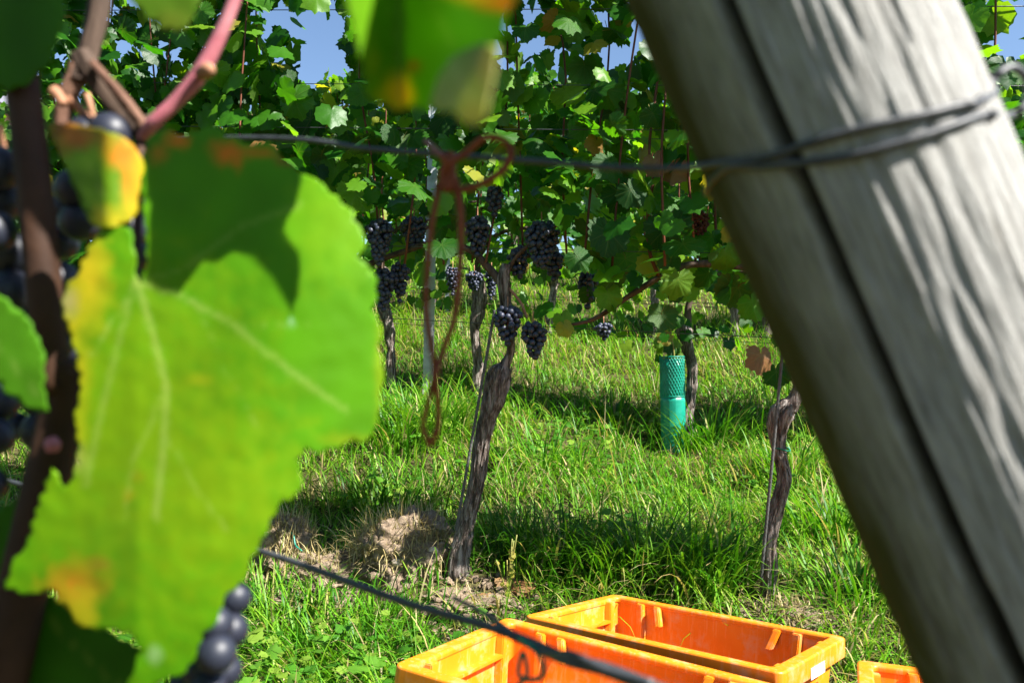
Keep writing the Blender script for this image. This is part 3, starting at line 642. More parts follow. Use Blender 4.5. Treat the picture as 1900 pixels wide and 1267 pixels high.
def steel_post(px, k, wpx, ztop, label):
    x, y = rowpt(px, k); g = G(x, y); w = wpx / F * y; t = .0025; h = ztop + .2
    v = empty("steel_post", (x, y, g), label, "post", "steel trellis posts"); mb = MB(); zc = h / 2 - .2; dp = w * .7
    mb.box((0, -dp / 2, zc), (w, t, h)).box((-w / 2 + t / 2, .001, zc), (t, dp, h)).box((w / 2 - t / 2, .001, zc), (t, dp, h)).box((-w / 2 + .007, dp / 2, zc), (.009, t, h)).box((w / 2 - .007, dp / 2, zc), (.009, t, h)).box((0, -dp / 2 - .0022, zc), (w * .3, .003, h))
    o = mkobj("profile", mb.mesh("profile"), M_STEEL, v)
    hk = MB().box((0, 0, 0), (.006, .012, .016)).mesh("hook")
    for i in range(12):
        for s in (-1, 1): mkobj("hook", hk, M_STEEL, v, Matrix.Translation((s * (w / 2 + .0028), -dp / 2 + .004, .35 + i * .13)) @ Matrix.Rotation(s * .4, 4, 'Y'))
    v.rotation_euler = (0, math.radians(1), 0)
steel_post(794, 2, 18, 1.78, "galvanised steel trellis post behind the brown tendril")
steel_post(829, 3, 7, 1.75, "thin galvanised stake farther up the slope, right of the steel post")
def rod(pa, pb, rad, label):
    P = [np.array(pa) + (np.array(pb) - np.array(pa)) * t for t in np.linspace(0, 1, 160)]
    dsp = lambda th, s, i: 1 + .14 * np.cos(th + s * 500)
    V, Fs = tube(P, rad, 8, dsp); b = Vector(pa); o = mkobj("training_stake", mesh("training_stake", V - np.array(b), Fs), M_ROD); o.location = b; tag(o, label, "stake", "iron training stakes")
rod(at(846, 985, 2.38), at(918, 575, 2.36), .0045, "thin ribbed iron stake leaning along the left of the leaning trunk")
rod(at(1412, 1075, 2.19), at(1457, 600, 2.17), .0045, "thin iron stake along the left of the wavy trunk")
b = at(1460, 832, 2.2); o = mkobj("vine_tie", mesh("vine_tie", *tube([Vector((math.cos(a) * .024, math.sin(a) * .024, .004 * math.sin(a * 2))) for a in np.linspace(0, 6.3, 24)], .0022, 5)), M_GREENTIE); o.location = at(1449, 833, 2.22); tag(o, "small green tie around the wavy trunk below its knot", "tie")
# green vine guard
def guard():
    x, y = rowpt(1249, 2, -.12); g = G(x, y); z0 = at(1249, 842, y).z - .05; z1 = at(1249, 662, y).z; zm = at(1249, 735, y).z
    v = empty("vine_guard", (x, y, z0), "green plastic tube guarding a young vine in the grass", "tube guard"); R = 22.5 / F * y; H = z1 - z0; hm = zm - z0
    def shell(a, b, nz, rad, thick=.0015, ribs=0):
        V = []; Fs = []; n = 96
        for rr in (rad, rad - thick):
            for i in range(nz + 1):
                for j in range(n):
                    t = j / n * 6.2832; q = rr * (1 + ribs * .010 * (1 if (j // 2) % 4 == 0 else 0) + .012 * math.sin(2 * t + 1) + .006 * n3(math.cos(t), math.sin(t), i * .6)); V.append((q * math.cos(t), q * math.sin(t), a + (b - a) * i / nz))
        m_ = (nz + 1) * n
        for i in range(nz):
            for j in range(n):
                k = (j + 1) % n; A, B, C, D = i * n + j, i * n + k, (i + 1) * n + k, (i + 1) * n + j; Fs.append((A, B, C, D)); Fs.append((m_ + D, m_ + C, m_ + B, m_ + A))
        for j in range(n):
            k = (j + 1) % n; Fs.append((nz * n + j, nz * n + k, m_ + nz * n + k, m_ + nz * n + j)); Fs.append((k, j, m_ + j, m_ + k))
        return V, Fs
    addpart("tube", shell(0, hm, 14, R, ribs=1), M_TEAL, v, (0, 0, 0))
    mb = MB(); nh = 26; hh = H - hm
    for s in (-1, 1):
        for i in range(nh):
            P = [(R * 1.0 * math.cos(i / nh * 6.2832 + s * t * 1.6), R * math.sin(i / nh * 6.2832 + s * t * 1.6), hm - .004 + hh * t) for t in np.linspace(0, 1, 14)]; mb.add(*tube(P, .0022, 4))
    for z in (hm, H): mb.add(*tube([(R * math.cos(a), R * math.sin(a), z) for a in np.linspace(0, 6.2832, 40)], .0035, 6))
    o = mkobj("mesh_collar", mb.mesh("mesh_collar", True), M_TEAL, v)
    addpart("inner_sleeve", shell(hm - .02, H - .012, 4, R * .985), M_TEAL, v, (0, 0, 0))
    v.rotation_euler = (0, math.radians(-.6), 0)
    yv = empty("young_vine", (x, y, z0), "young vine sprouting leaves out of the green tube", "grapevine"); r = random.Random(5); P = [(0, 0, .02), (.005, 0, H), (-.01, .01, H + .12), (.015, 0, H + .3), (0, 0, H + .45)]
    addpart("stem", tube(crom(P, 20), .004, 6), M_STEM, yv, (0, 0, 0))
    for i in range(26):
        h = H - .03 + r.random() ** 1.3 * .42; p = Vector((r.uniform(-.07, .05), r.uniform(-.07, .05), h)); mkobj("leaf", r.choice(LLIT if i % 3 else LM), None, yv, leafM(p, (r.uniform(-.6, .6), -.3, -1), Vector((r.uniform(-.5, .9), -1, r.uniform(-.1, .8))), r.uniform(.03, .055)))
guard()
# ------------------------------------------------------------------ soil clods
def clod(c, rad, sq, label, seed, nstraw, strawL, stones=0):
    bm = bmesh.new(); bmesh.ops.create_icosphere(bm, subdivisions=6, radius=1); r = random.Random(seed)
    for v in bm.verts:
        p = v.co.copy(); n = p.normalized(); k = 1 + .34 * n3(*(n * 1.7 + Vector((seed, 0, 0)))) + .20 * n3(*(n * 5 + Vector((0, seed, 0)))) + .11 * n3(*(n * 12)) + .06 * n3(*(n * 27))
        v.co = Vector((n.x * k * rad[0], n.y * k * rad[1], n.z * k * rad[2]))
    me = bpy.data.meshes.new("earth"); bm.to_mesh(me); bm.free(); me.polygons.foreach_set("use_smooth", [True] * len(me.polygons))
    v = empty("soil_clod", c, label, "soil", "clods of dry earth"); mkobj("earth", me, M_SOIL, v)
    rr = np.random.default_rng(seed); n = nstraw; a = rr.random(n) * 6.283; zz = rr.random(n) ** .5; q = np.sqrt(1 - zz ** 2); x = q * np.cos(a) * rad[0]; y = q * np.sin(a) * rad[1]; z = zz * rad[2]
    az = a + rr.normal(0, 1.3, n); col = SP[rr.integers(0, 2, n)] * (.5 + .7 * rr.random((n, 1)))
    hang = rr.random(n) < .72; tilt = np.where(hang, rr.uniform(1.4, 2.8, n), rr.uniform(.1, 1.5, n)); L = strawL * (.3 + rr.random(n)) * np.where(hang, .7, 1)
    V, lo, cnt, C = blades(x * .99, y * .99, z * .99, L, .0025 * (.6 + rr.random(n)), az, tilt, rr.normal(.2, .7, n), col, 3); me = npmesh("straw", V, lo, cnt); setcol(me, C); mkobj("straw", me, M_STRAW, v)["kind"] = "stuff"
    cm = MB(); ico = bmesh.new(); bmesh.ops.create_icosphere(ico, subdivisions=1, radius=1); iv = np.array([tuple(q.co) for q in ico.verts]); jf = [tuple(q.index for q in f.verts) for f in ico.faces]; ico.free()
    for i in range(170):
        a2 = r.uniform(0, 6.283); q2 = r.uniform(.7, 1.7); x2 = math.cos(a2) * q2 * rad[0]; y2 = math.sin(a2) * q2 * rad[1] * 1.1 - .02; sz = r.uniform(.003, .013) * (1.2 if q2 < 1.1 else .8); gz_ = G(c[0] + x2, c[1] + y2) - c[2]
        cm.add(iv * np.array([r.uniform(.7, 1.3), r.uniform(.7, 1.3), r.uniform(.5, 1)]) * (1 + .25 * RNG.normal(size=(len(iv), 1))) * sz + np.array([x2, y2, max(gz_ + sz * .3, 0 if q2 < .9 else -9)]), jf)
    mkobj("crumbs", cm.mesh("crumbs", False), M_SOIL, v)["kind"] = "stuff"
    for i in range(stones):
        bm = bmesh.new(); bmesh.ops.create_icosphere(bm, subdivisions=2, radius=1); 
        for q in bm.verts: q.co = Vector((q.co.x * .017, q.co.y * .012, q.co.z * .012)) * (1 + .3 * n3(*(q.co * 1.3 + Vector((i * 3, 0, 0)))))
        m2 = bpy.data.meshes.new("stone"); bm.to_mesh(m2); bm.free(); aa = -1.6 + i * .7; mkobj("stone", m2, M_STONE, v, Matrix.Translation((math.cos(aa) * rad[0] * .93, math.sin(aa) * rad[1] * .93, rad[2] * (.25 + .2 * i))))
def onG(px, py, d, dz): p = at(px, py, d); return Vector((p.x, p.y, G(p.x, p.y) + dz))
def gc(px, py, dz): p = hitG(px, py); return Vector((p.x, p.y, p.z + dz))
clod(gc(742, 1083, .035) + Vector((0, .09, 0)), (.175, .13, .15), 1, "large root bound clod of dry earth beside the leaning trunk", 3, 3000, .075, 2)
clod(gc(520, 1060, .03) + Vector((0, .06, 0)), (.10, .09, .125), 1, "smaller earth clod at the edge of the big leaf", 5, 1400, .065)
clod(gc(612, 1075, .0), (.14, .10, .075), 1, "low crumbling clod between the two taller ones", 8, 900, .06)
clod(gc(870, 1115, -.01), (.15, .09, .04), 1, "low crumbled earth at the foot of the leaning trunk", 9, 350, .05, 1)
clod(gc(575, 1100, -.012), (.14, .09, .035), 1, "flat trampled earth in front of the clods", 12, 300, .05)
clod(gc(1465, 1150, -.01), (.08, .06, .05), 1, "small patch of dry earth at the foot of the wavy trunk", 14, 500, .06)
# loose things on the ground
q0 = gc(540, 1060, .09); P = [q0 + Vector((-.01, .03, .03)), q0 + Vector((.005, .01, .02)), q0 + Vector((.015, -.005, -.005)), q0 + Vector((.04, -.02, -.02))]
wire(P, .0025, "scrap of teal twine lying on the earth clods", "twine_scrap", M_TEAL, 16, 6, None)["category"] = "twine"
r = random.Random(3)
for i, (px, py, d, lab) in enumerate([(945, 1098, 2.2, "curled dry vine leaf in front of the leaning trunk"), (975, 1108, 2.18, "dry vine leaf lying nearest the back crate's corner"), (905, 1128, 2.15, "dry vine leaf lying above the front crate's rim"), (1620, 1085, 2.05, "pale dry leaf in the grass by the wooden post")]):
    p = hitG(px, py) + Vector((0, 0, .03)); o = mkobj("fallen_leaf", LDRY[i % 4], None); o.matrix_basis = leafM(p, (r.uniform(-1, 1), r.uniform(-1, 1), 0), (.2, -.5, 1), .045); tag(o, lab, "leaf", "fallen leaves")
v = empty("weed", hitG(942, 1118), "yellow green weed growing behind the crates", "plant")
for i in range(7):
    r = random.Random(i); h = r.uniform(.10, .2); dx = r.uniform(-.04, .03); P = [(0, 0, 0), (dx * .4, 0, h * .5), (dx, -.01, h)]; addpart("stem", tube(crom(P, 8), .0022, 5), M_STEM, v, (0, 0, 0))
    for q in range(2): t = r.uniform(.1, 1); mkobj("leaf", LYEL[q % 4], None, v, leafM(Vector((dx * t, -.005, h * t)), (r.uniform(-1, 1), -.3, .2), (r.uniform(-.4, .4), -1, .8), r.uniform(.007, .013)))
for i, (px, py, d, s, m_, lab) in enumerate([(113, 718, 4.1, (.045, .04, .05), M_STONE, "pale peach coloured stone seen through the gap in the left leaves"), (114, 745, 4.05, (.05, .045, .035), M_WSTONE, "white stone under the peach stone in the left gap")]):
    bm = bmesh.new(); bmesh.ops.create_icosphere(bm, subdivisions=4, radius=1)
    for q in bm.verts: n = q.co.normalized(); k = 1 + .25 * n3(*(n * 1.4 + Vector((i * 5, 0, 0)))); q.co = Vector((n.x * s[0], n.y * s[1], n.z * s[2])) * k
    me = bpy.data.meshes.new("stone"); bm.to_mesh(me); bm.free(); me.polygons.foreach_set("use_smooth", [True] * len(me.polygons)); o = mkobj("stone", me, m_); o.location = at(px, py, d); tag(o, lab, "stone")
# ------------------------------------------------------------------ crates
def crate(c, e, h, label, sticker=False):
    L, W = .6, .4; v = empty("harvest_crate", c, label, "crate", "orange harvest crates"); v.rotation_euler = [math.radians(a) for a in e]; t = .005
    mb = MB()
    def loopz(l, w_, z, rc, n=6):
        P = []
        for sx, sy, a0 in ((1, 1, 0), (-1, 1, 90), (-1, -1, 180), (1, -1, 270)):
            for i in range(n + 1): a = math.radians(a0 + 90 * i / n); P.append((sx * (l / 2 - rc) + rc * math.cos(a), sy * (w_ / 2 - rc) + rc * math.sin(a), z))
        return P
    def sweep(loops, closed=False):
        V = []; Fs = []; n = len(loops[0]); 
        for lp in loops: V += lp
        m_ = len(loops)
        for i in range(m_ if closed else m_ - 1):
            k = (i + 1) % m_
            for j in range(n): q = (j + 1) % n; Fs.append((i * n + j, i * n + q, k * n + q, k * n + j))
        return V, Fs
    tp = .03   # taper of the walls
    # walls: outer from the bottom up, inner back down
    Lo, Wo = L - .044, W - .044
    out = [loopz(Lo - tp, Wo - tp, -h, .012), loopz(Lo, Wo, -.03, .014), loopz(Lo, Wo, -.012, .014)]
    inn = [loopz(Lo - 2 * t, Wo - 2 * t, -.012, .012), loopz(Lo - 2 * t, Wo - 2 * t, -.03, .012), loopz(Lo - tp - 2 * t, Wo - tp - 2 * t, -h + .006, .01)]
    V, Fs = sweep(out + inn); n = len(out[0]); Fs.append(tuple(range(5 * n, 6 * n))); Fs.append(tuple(range(n - 1, -1, -1))); body = MB().add(V, Fs)
    bo = mkobj("body", body.mesh("body", False), M_CRATE, v)
    # rim: closed profile, outer lip hanging down
    prof = [(L - .002, W - .002, -.042, .014), (L, W, -.03, .016), (L, W, -.003, .018), (L - .005, W - .005, 0, .017), (Lo - 2 * t + .001, Wo - 2 * t + .001, 0, .012), (Lo - 2 * t - .004, Wo - 2 * t - .004, -.004, .011), (Lo - 2 * t - .004, Wo - 2 * t - .004, -.0125, .011), (Lo + .004, Wo + .004, -.0125, .014), (L - .009, W - .009, -.008, .012), (L - .009, W - .009, -.042, .012)]
    lp = [loopz(*q) for q in prof]; lp = [[(x, y, z) for (x, y, z) in l] for l in lp]
    V, Fs = sweep(lp, True); mkobj("rim", MB().add(V, Fs).mesh("rim", False), M_CRATE, v)
    # corner stacking columns and ribs inside
    x0 = Lo / 2 - t; y0 = Wo / 2 - t
    for sx in (-1, 1):
        for sy in (-1, 1):
            m2 = MB(); z0, z1 = -h + .008, -.018
            # boxed rib on the long wall, 90 mm from the corner, tapering downwards with the wall
            for (cx, wd, dp, zt) in ((x0 - .072, .012, .014, -.006), (x0 - .118, .010, .012, -.006)):
                A = []
                for z, tpz in ((z0, tp / 2), (zt, 0)):
                    yy = y0 - tpz
                    for (ax, ay) in ((-wd, 0.002), (wd, 0.002), (wd * .7, -dp), (-wd * .7, -dp)): A.append((sx * (cx - tpz + ax), sy * (yy + ay), z if dp < .013 and z == z0 and False else (max(z, -.05) if dp < .013 else z)))
                m2.add(A, [(0, 1, 2, 3), (4, 7, 6, 5), (0, 4, 5, 1), (1, 5, 6, 2), (2, 6, 7, 3), (3, 7, 4, 0)])
            A = []
            for z, tpz in ((z0, tp / 2), (-.006, 0)):
                xx = x0 - tpz
                for (ay, ax) in ((-.016, .002), (.016, .002), (.012, -.014), (-.012, -.014)): A.append((sx * (xx + ax), sy * (y0 - .045 - tpz + ay), z))
            m2.add(A, [(0, 1, 2, 3), (4, 7, 6, 5), (0, 4, 5, 1), (1, 5, 6, 2), (2, 6, 7, 3), (3, 7, 4, 0)])
            me = m2.mesh("corner_rib"); bm = bmesh.new(); bm.from_mesh(me); bmesh.ops.recalc_face_normals(bm, faces=bm.faces); bmesh.ops.bevel(bm, geom=[e_ for e_ in bm.edges], offset=.002, segments=2, affect='EDGES'); bm.to_mesh(me); bm.free(); mkobj("corner_rib", me, M_CRATE, v)
    # ledge under the rim of the end walls
    for sx in (-1, 1):
        me = MB().box((sx * (x0 - .010), 0, -.052), (.018, Wo - .13, .006)).mesh("end_ledge"); mkobj("end_ledge", me, M_CRATE, v)
        me = MB().box((sx * (L / 2 - .016), 0, -.055), (.006, .17, .022)).mesh("handle_lip"); mkobj("handle_lip", me, M_CRATE, v)
    if sticker: mkobj("label", MB().box((L / 2 + .0006, .0, -.033), (.0008, .085, .022)).mesh("label"), M_LABEL, v)["label"] = "blank white label on the crate's end"
    for ob in v.children:
        if ob.name.split(".")[0] in ("rim", "body"):
            bv = ob.modifiers.new("bevel", 'BEVEL'); bv.width = .0018; bv.segments = 2; bv.limit_method = 'ANGLE'
            for p in ob.data.polygons: p.use_smooth = True
            ob.modifiers.new("wn", 'WEIGHTED_NORMAL')
crate(*CR[0], "empty orange plastic crate at the back with a white label on its end", True)
crate(*CR[1], "empty orange plastic crate nearest the camera, left of the others")
crate(*CR[2], "orange plastic crate at the right, partly hidden by the wooden post")
# ------------------------------------------------------------------ house far behind
def house():
    x, y = -18.3, 24.0; g = G(x, y) - .5; v = empty("house", (x, y, g), "peach rendered house with a grey roof glimpsed through leaves at far left", "house"); Hh = 5.9
    mkobj("wall", MB().box((0, 0, Hh / 2), (7, 7, Hh)).mesh("wall"), M_PEACH, v)
    V = [(-4, -4, Hh), (4, -4, Hh), (4, 4, Hh), (-4, 4, Hh), (-4, 0, Hh + 1.5), (4, 0, Hh + 1.5)]
    mkobj("roof", mesh("roof", V, [(0, 1, 5, 4), (2, 3, 4, 5), (0, 4, 3), (1, 2, 5), (3, 2, 1, 0)], False), M_ROOF, v)
    for wx in (-2, 0.2, 2.2):
        for wz in (1.8, 4.4):
            f = mkobj("window", MB().box((wx, -3.53, wz), (1.1, .08, 1.4)).mesh("window"), M_LAV, v); mkobj("pane", MB().box((wx, -3.58, wz), (.85, .03, 1.15)).mesh("pane"), M_WIRE, f)
house()
# ------------------------------------------------------------------ leaning end post with its wire
PA, PB = at(1444, 0, .315), at(1992, 1267, .315); PAX = (PA - PB).normalized(); PR = .0530
def post():
    down = (PB - PA).normalized(); L0 = (PA.z - (-.25)) / -down.z; L1 = .15
    foot = PA + down * L0; top = PA - down * L1; H = (top - foot).length
    n = 300; m_ = 420; Z = PAX; toc = (Vector((0, 0, CAMZ)) - PA); toc = (toc - Z * toc.dot(Z)).normalized(); X = toc; Y = Z.cross(X)   # X faces the camera, Y to the picture's right
    th = np.linspace(-math.pi, math.pi, n, endpoint=False); hs = np.linspace(0, H, m_)
    TH, HS = np.meshgrid(th, hs); rr = np.full(TH.shape, PR)
    for i in range(0, m_):
        for j in range(0, n):
            c, s = math.cos(th[j]), math.sin(th[j]); h = hs[i]
            rr[i, j] += .0008 * n3(c * 4.2, s * 4.2, h * 3) + .0006 * n3(c * 9, s * 9, h * 8) + .0007 * n3(c * 16, s * 16, h * 40) + .0007 * n3(c * 22, s * 22, h * 5) + .0008 * n3(c * 1.5, s * 1.5, h * 3)
    thc = CRACK + .03 * np.sin(hs * 9) + .012 * np.sin(hs * 31 + 1); wd = .052 + .026 * np.clip((L0 - hs) / .3, 0, 1) + .008 * np.sin(hs * 23 + 2)
    dd = np.abs(TH - thc[:, None]) / wd[:, None]; cr = np.clip(1 - dd, 0, 1) ** .6; rr -= .020 * cr
    for (a0, w0, dep, ph) in ((.62, .010, .004, 1), (.98, .008, .003, 4), (-.75, .009, .003, 2), (.3, .007, .002, 6)):
        d2 = np.abs(TH - a0 - .03 * np.sin(HS * 6 + ph)) / w0; rr -= dep * np.clip(1 - d2, 0, 1) * np.clip(np.sin(HS * 5 + ph) * 2, 0, 1)
    P = np.array(X)[None, None] * (np.cos(TH) * rr)[..., None] + np.array(Y)[None, None] * (np.sin(TH) * rr)[..., None] + np.array(Z)[None, None] * HS[..., None]
    V = P.reshape(-1, 3); i = np.arange(n * m_).reshape(m_, n); Q = np.stack([i[:-1], np.roll(i[:-1], -1, 1), np.roll(i[1:], -1, 1), i[1:]], -1).reshape(-1, 4)
    lo = np.concatenate([Q.ravel(), i[0][::-1], i[-1]]); cnt = np.concatenate([np.full(len(Q), 4), [n, n]]); me = npmesh("timber", V, lo, cnt)
    alg_shade = sm(-.25, -1.15, TH); C = np.stack([alg_shade, np.clip(cr * 1.2, 0, 1), 0 * alg_shade], -1).reshape(-1, 3); setcol(me, C)  # stain and painted shade share one mask, growing towards the left
    uv = me.uv_layers.new(name="UVMap"); li = np.empty(len(me.loops), np.int32); me.loops.foreach_get("vertex_index", li)
    U = np.stack([TH * PR * 10, HS * 10], -1).reshape(-1, 2)[li]; uv.data.foreach_set("uv", U.astype(np.float32).ravel())
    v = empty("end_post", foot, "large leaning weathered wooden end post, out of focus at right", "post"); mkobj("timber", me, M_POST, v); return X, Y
CRACK = -.27
PX, PY = post()
def oncyl(px, py, extra):
    o = Vector((0, 0, CAMZ)); d = (at(px, py, 1) - o).normalized(); R = PR + extra; w0 = o - PA; a = d - PAX * d.dot(PAX); b = w0 - PAX * w0.dot(PAX)
    A = a.dot(a); B = 2 * a.dot(b); C = b.dot(b) - R * R; D = B * B - 4 * A * C
    if D < 0: t = -B / (2 * A)
    else: t = (-B - math.sqrt(D)) / (2 * A)
    return o + d * t
def back_arc(p0, p1, R, n=7):
    def ang(p): q = p - PA; return math.atan2(q.dot(PY), q.dot(PX)), q.dot(PAX)
    a0, h0 = ang(p0); a1, h1 = ang(p1)
    if a1 < a0: a1 += 2 * math.pi
    return [PA + PX * math.cos(a) * R + PY * math.sin(a) * R + PAX * h for a, h in ((a0 + (a1 - a0) * t, h0 + (h1 - h0) * t) for t in np.linspace(0, 1, n))]
wr = .0014
up = [oncyl(*q, wr) for q in ((1345, 302), (1420, 292), (1500, 266), (1600, 238), (1700, 216), (1780, 197), (1815, 190))]
lw = [oncyl(*q, wr) for q in ((1350, 312), (1420, 308), (1500, 301), (1600, 284), (1700, 256), (1780, 229), (1830, 212))]
lead = [at(300, 255, .50), at(540, 258, .45), at(680, 276, .42), at(840, 288, .39), at(1000, 300, .365), at(1150, 312, .345), at(1260, 312, .33)]
mid = back_arc(up[-1], lw[0] , PR + wr)
w0 = wire(lead + up + mid[1:-1] + lw, wr, "thick galvanised wire wrapped twice around the wooden post", "post_wire", None, 260, 8, None)
e0 = oncyl(1852, 190, .002)
eye = [oncyl(1815, 190, .0016), at(1838, 158, .300), at(1855, 136, .302), at(1880, 126, .304), at(1902, 142, .306), at(1908, 175, .307), at(1896, 203, .306), at(1870, 216, .304), oncyl(1838, 212, .0016)]
wire(eye, .0017, "curled end of wire forming an eye right of the post", "wire_eye", None, 60, 8, None)
low = [at(-60, 870, .72), at(60, 905, .66), at(250, 960, .60), at(475, 1020, .52), at(600, 1062, .47), at(760, 1120, .42), at(900, 1160, .38), at(985, 1192, .36), at(1050, 1222, .33), at(1120, 1240, .315), at(1200, 1270, .30), at(1400, 1350, .27)]
wire(low, [.0021, .0021, .0021, .0022, .0023, .0028, .003, .0026], "blurred low wire slanting down across the front crate", "post_wire", None, 120, 8, None)
tw = [at(840, 1108, .42), at(900, 1138, .40), at(960, 1180, .37), at(1010, 1212, .345), at(1060, 1213, .325), at(1130, 1245, .31), at(1210, 1268, .295)]
wire(tw, [.0012, .0013, .0014, .0016, .002], "thin second strand twisting onto the low blurred wire", "post_wire", None, 60, 8, None)
tie = [at(962, 1182, .365), at(982, 1196, .352), at(1000, 1215, .348), at(1008, 1250, .35), at(985, 1260, .355), at(962, 1250, .36), at(970, 1210, .362), at(978, 1250, .36), at(955, 1275, .36)]
wire(tie, .0011, "loose green plastic tie on the low blurred wire", "vine_tie", M_GREENTIE, 60, 6, None)["category"] = "tie"
# ------------------------------------------------------------------ foreground vine: canes, tendril, leaves, grapes
fb = (-.35, .33, G(-.35, .33)); FV = empty("grapevine", fb, "foreground grapevine close to the camera with large blurred leaves at left", "grapevine")
def pwood(pts, r, m, seed): addpart("cane", bark_tube([at(*p) for p in pts], r, 18, 60, seed, .22, .35), m, FV, fb)
def pcane(pts, r, m, name="cane", seg=12, n=40): return addpart(name, tube(crom([at(*p) for p in pts], n), r, seg), m, FV, fb)
Pt = [at(-20, -260, .34), at(15, -40, .34), at(40, 150, .34), at(62, 330, .34), at(80, 520, .34), at(95, 700, .345), at(88, 880, .35)]; Pt = Pt + [Vector((-.30, .36, .35)), Vector((-.34, .34, fb[2] - .05))]
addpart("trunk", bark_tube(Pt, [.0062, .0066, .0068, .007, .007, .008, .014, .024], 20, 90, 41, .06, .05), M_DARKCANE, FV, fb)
pcane([(455, -60, .36), (420, 40, .36), (372, 135, .36), (325, 190, .36), (285, 228, .36), (262, 258, .365)], [.0027, .0029, .0038, .0031, .0031, .003], M_PINK)
pcane([(372, 140, .355), (386, 130, .352), (392, 128, .35)], [.003, .0034, .002], M_NODE, "bud", 10, 10)
pwood([(190, -60, .37), (178, 30, .37), (160, 95, .37), (148, 150, .37)], [.0044, .0042, .0044, .0055], M_WOOD, 61)
pwood([(150, 100, .37), (185, 160, .37), (225, 208, .37), (262, 250, .372)], [.0045, .0036, .004, .0036], M_WOOD, 65)
pwood([(172, 118, .365), (202, 152, .36), (236, 195, .36), (270, 240, .362)], [.002, .0022, .0028, .0024], M_BUDW, 62)
pwood([(262, 258, .366), (275, 235, .366), (292, 222, .364)], [.0045, .0048, .0035], M_WOOD, 63)
pwood([(150, 105, .37), (140, 150, .37), (120, 190, .37), (112, 250, .37)], [.0032, .004, .003], M_BUDW, 64)
pcane([(125, 180, .37), (150, 205, .37), (168, 228, .37)], [.0025, .002], M_NODE)
pcane([(98, 168, .36), (108, 178, .36), (118, 195, .36)], [.0028, .0022], M_NODE, "bud")
pcane([(92, 812, .33), (97, 825, .33), (97, 838, .33)], [.002, .0034, .0022], M_PINK, "bud")
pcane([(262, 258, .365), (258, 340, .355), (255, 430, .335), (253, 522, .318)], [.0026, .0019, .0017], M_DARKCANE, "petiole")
def ptend(pts, r): addpart("tendril", tube(crom([at(*p) for p in pts], 120), r, 8), M_TEND, FV, fb)
dT = .34
ptend([(790, 262, .40), (815, 285, dT), (832, 300, dT - .004), (862, 285, dT), (900, 256, dT), (935, 262, dT), (948, 285, dT), (930, 318, dT), (885, 345, dT), (845, 352, dT), (820, 335, dT), (812, 360, dT), (798, 440, dT), (790, 560, dT), (800, 640, dT), (806, 690, dT), (795, 745, dT), (785, 790, dT), (797, 826, dT)], [.0014, .0016, .0016, .0014, .0013, .0012])
ptend([(828, 298, dT), (845, 340, dT), (855, 400, dT), (853, 500, dT), (843, 590, dT), (822, 650, dT + .001), (808, 700, dT - .003), (813, 750, dT), (811, 795, dT), (797, 827, dT)], [.002, .0015, .0014, .0013, .0012])
ptend([(835, 285, dT), (838, 320, dT - .003), (830, 350, dT - .004), (822, 325, dT - .004), (832, 300, dT - .005)], .002)
def inpoly(P, x, y):
    c = False; j = len(P) - 1
    for i in range(len(P)):
        if (P[i][1] > y) != (P[j][1] > y) and x < (P[j][0] - P[i][0]) * (y - P[i][1]) / (P[j][1] - P[i][1]) + P[i][0]: c = not c
        j = i
    return c
def segd(p, a, b):
    a = np.array(a, float); b = np.array(b, float); t = np.clip(((p - a) @ (b - a)) / ((b - a) @ (b - a)), 0, 1); return np.linalg.norm(p - (a + t[:, None] * (b - a)), axis=1)
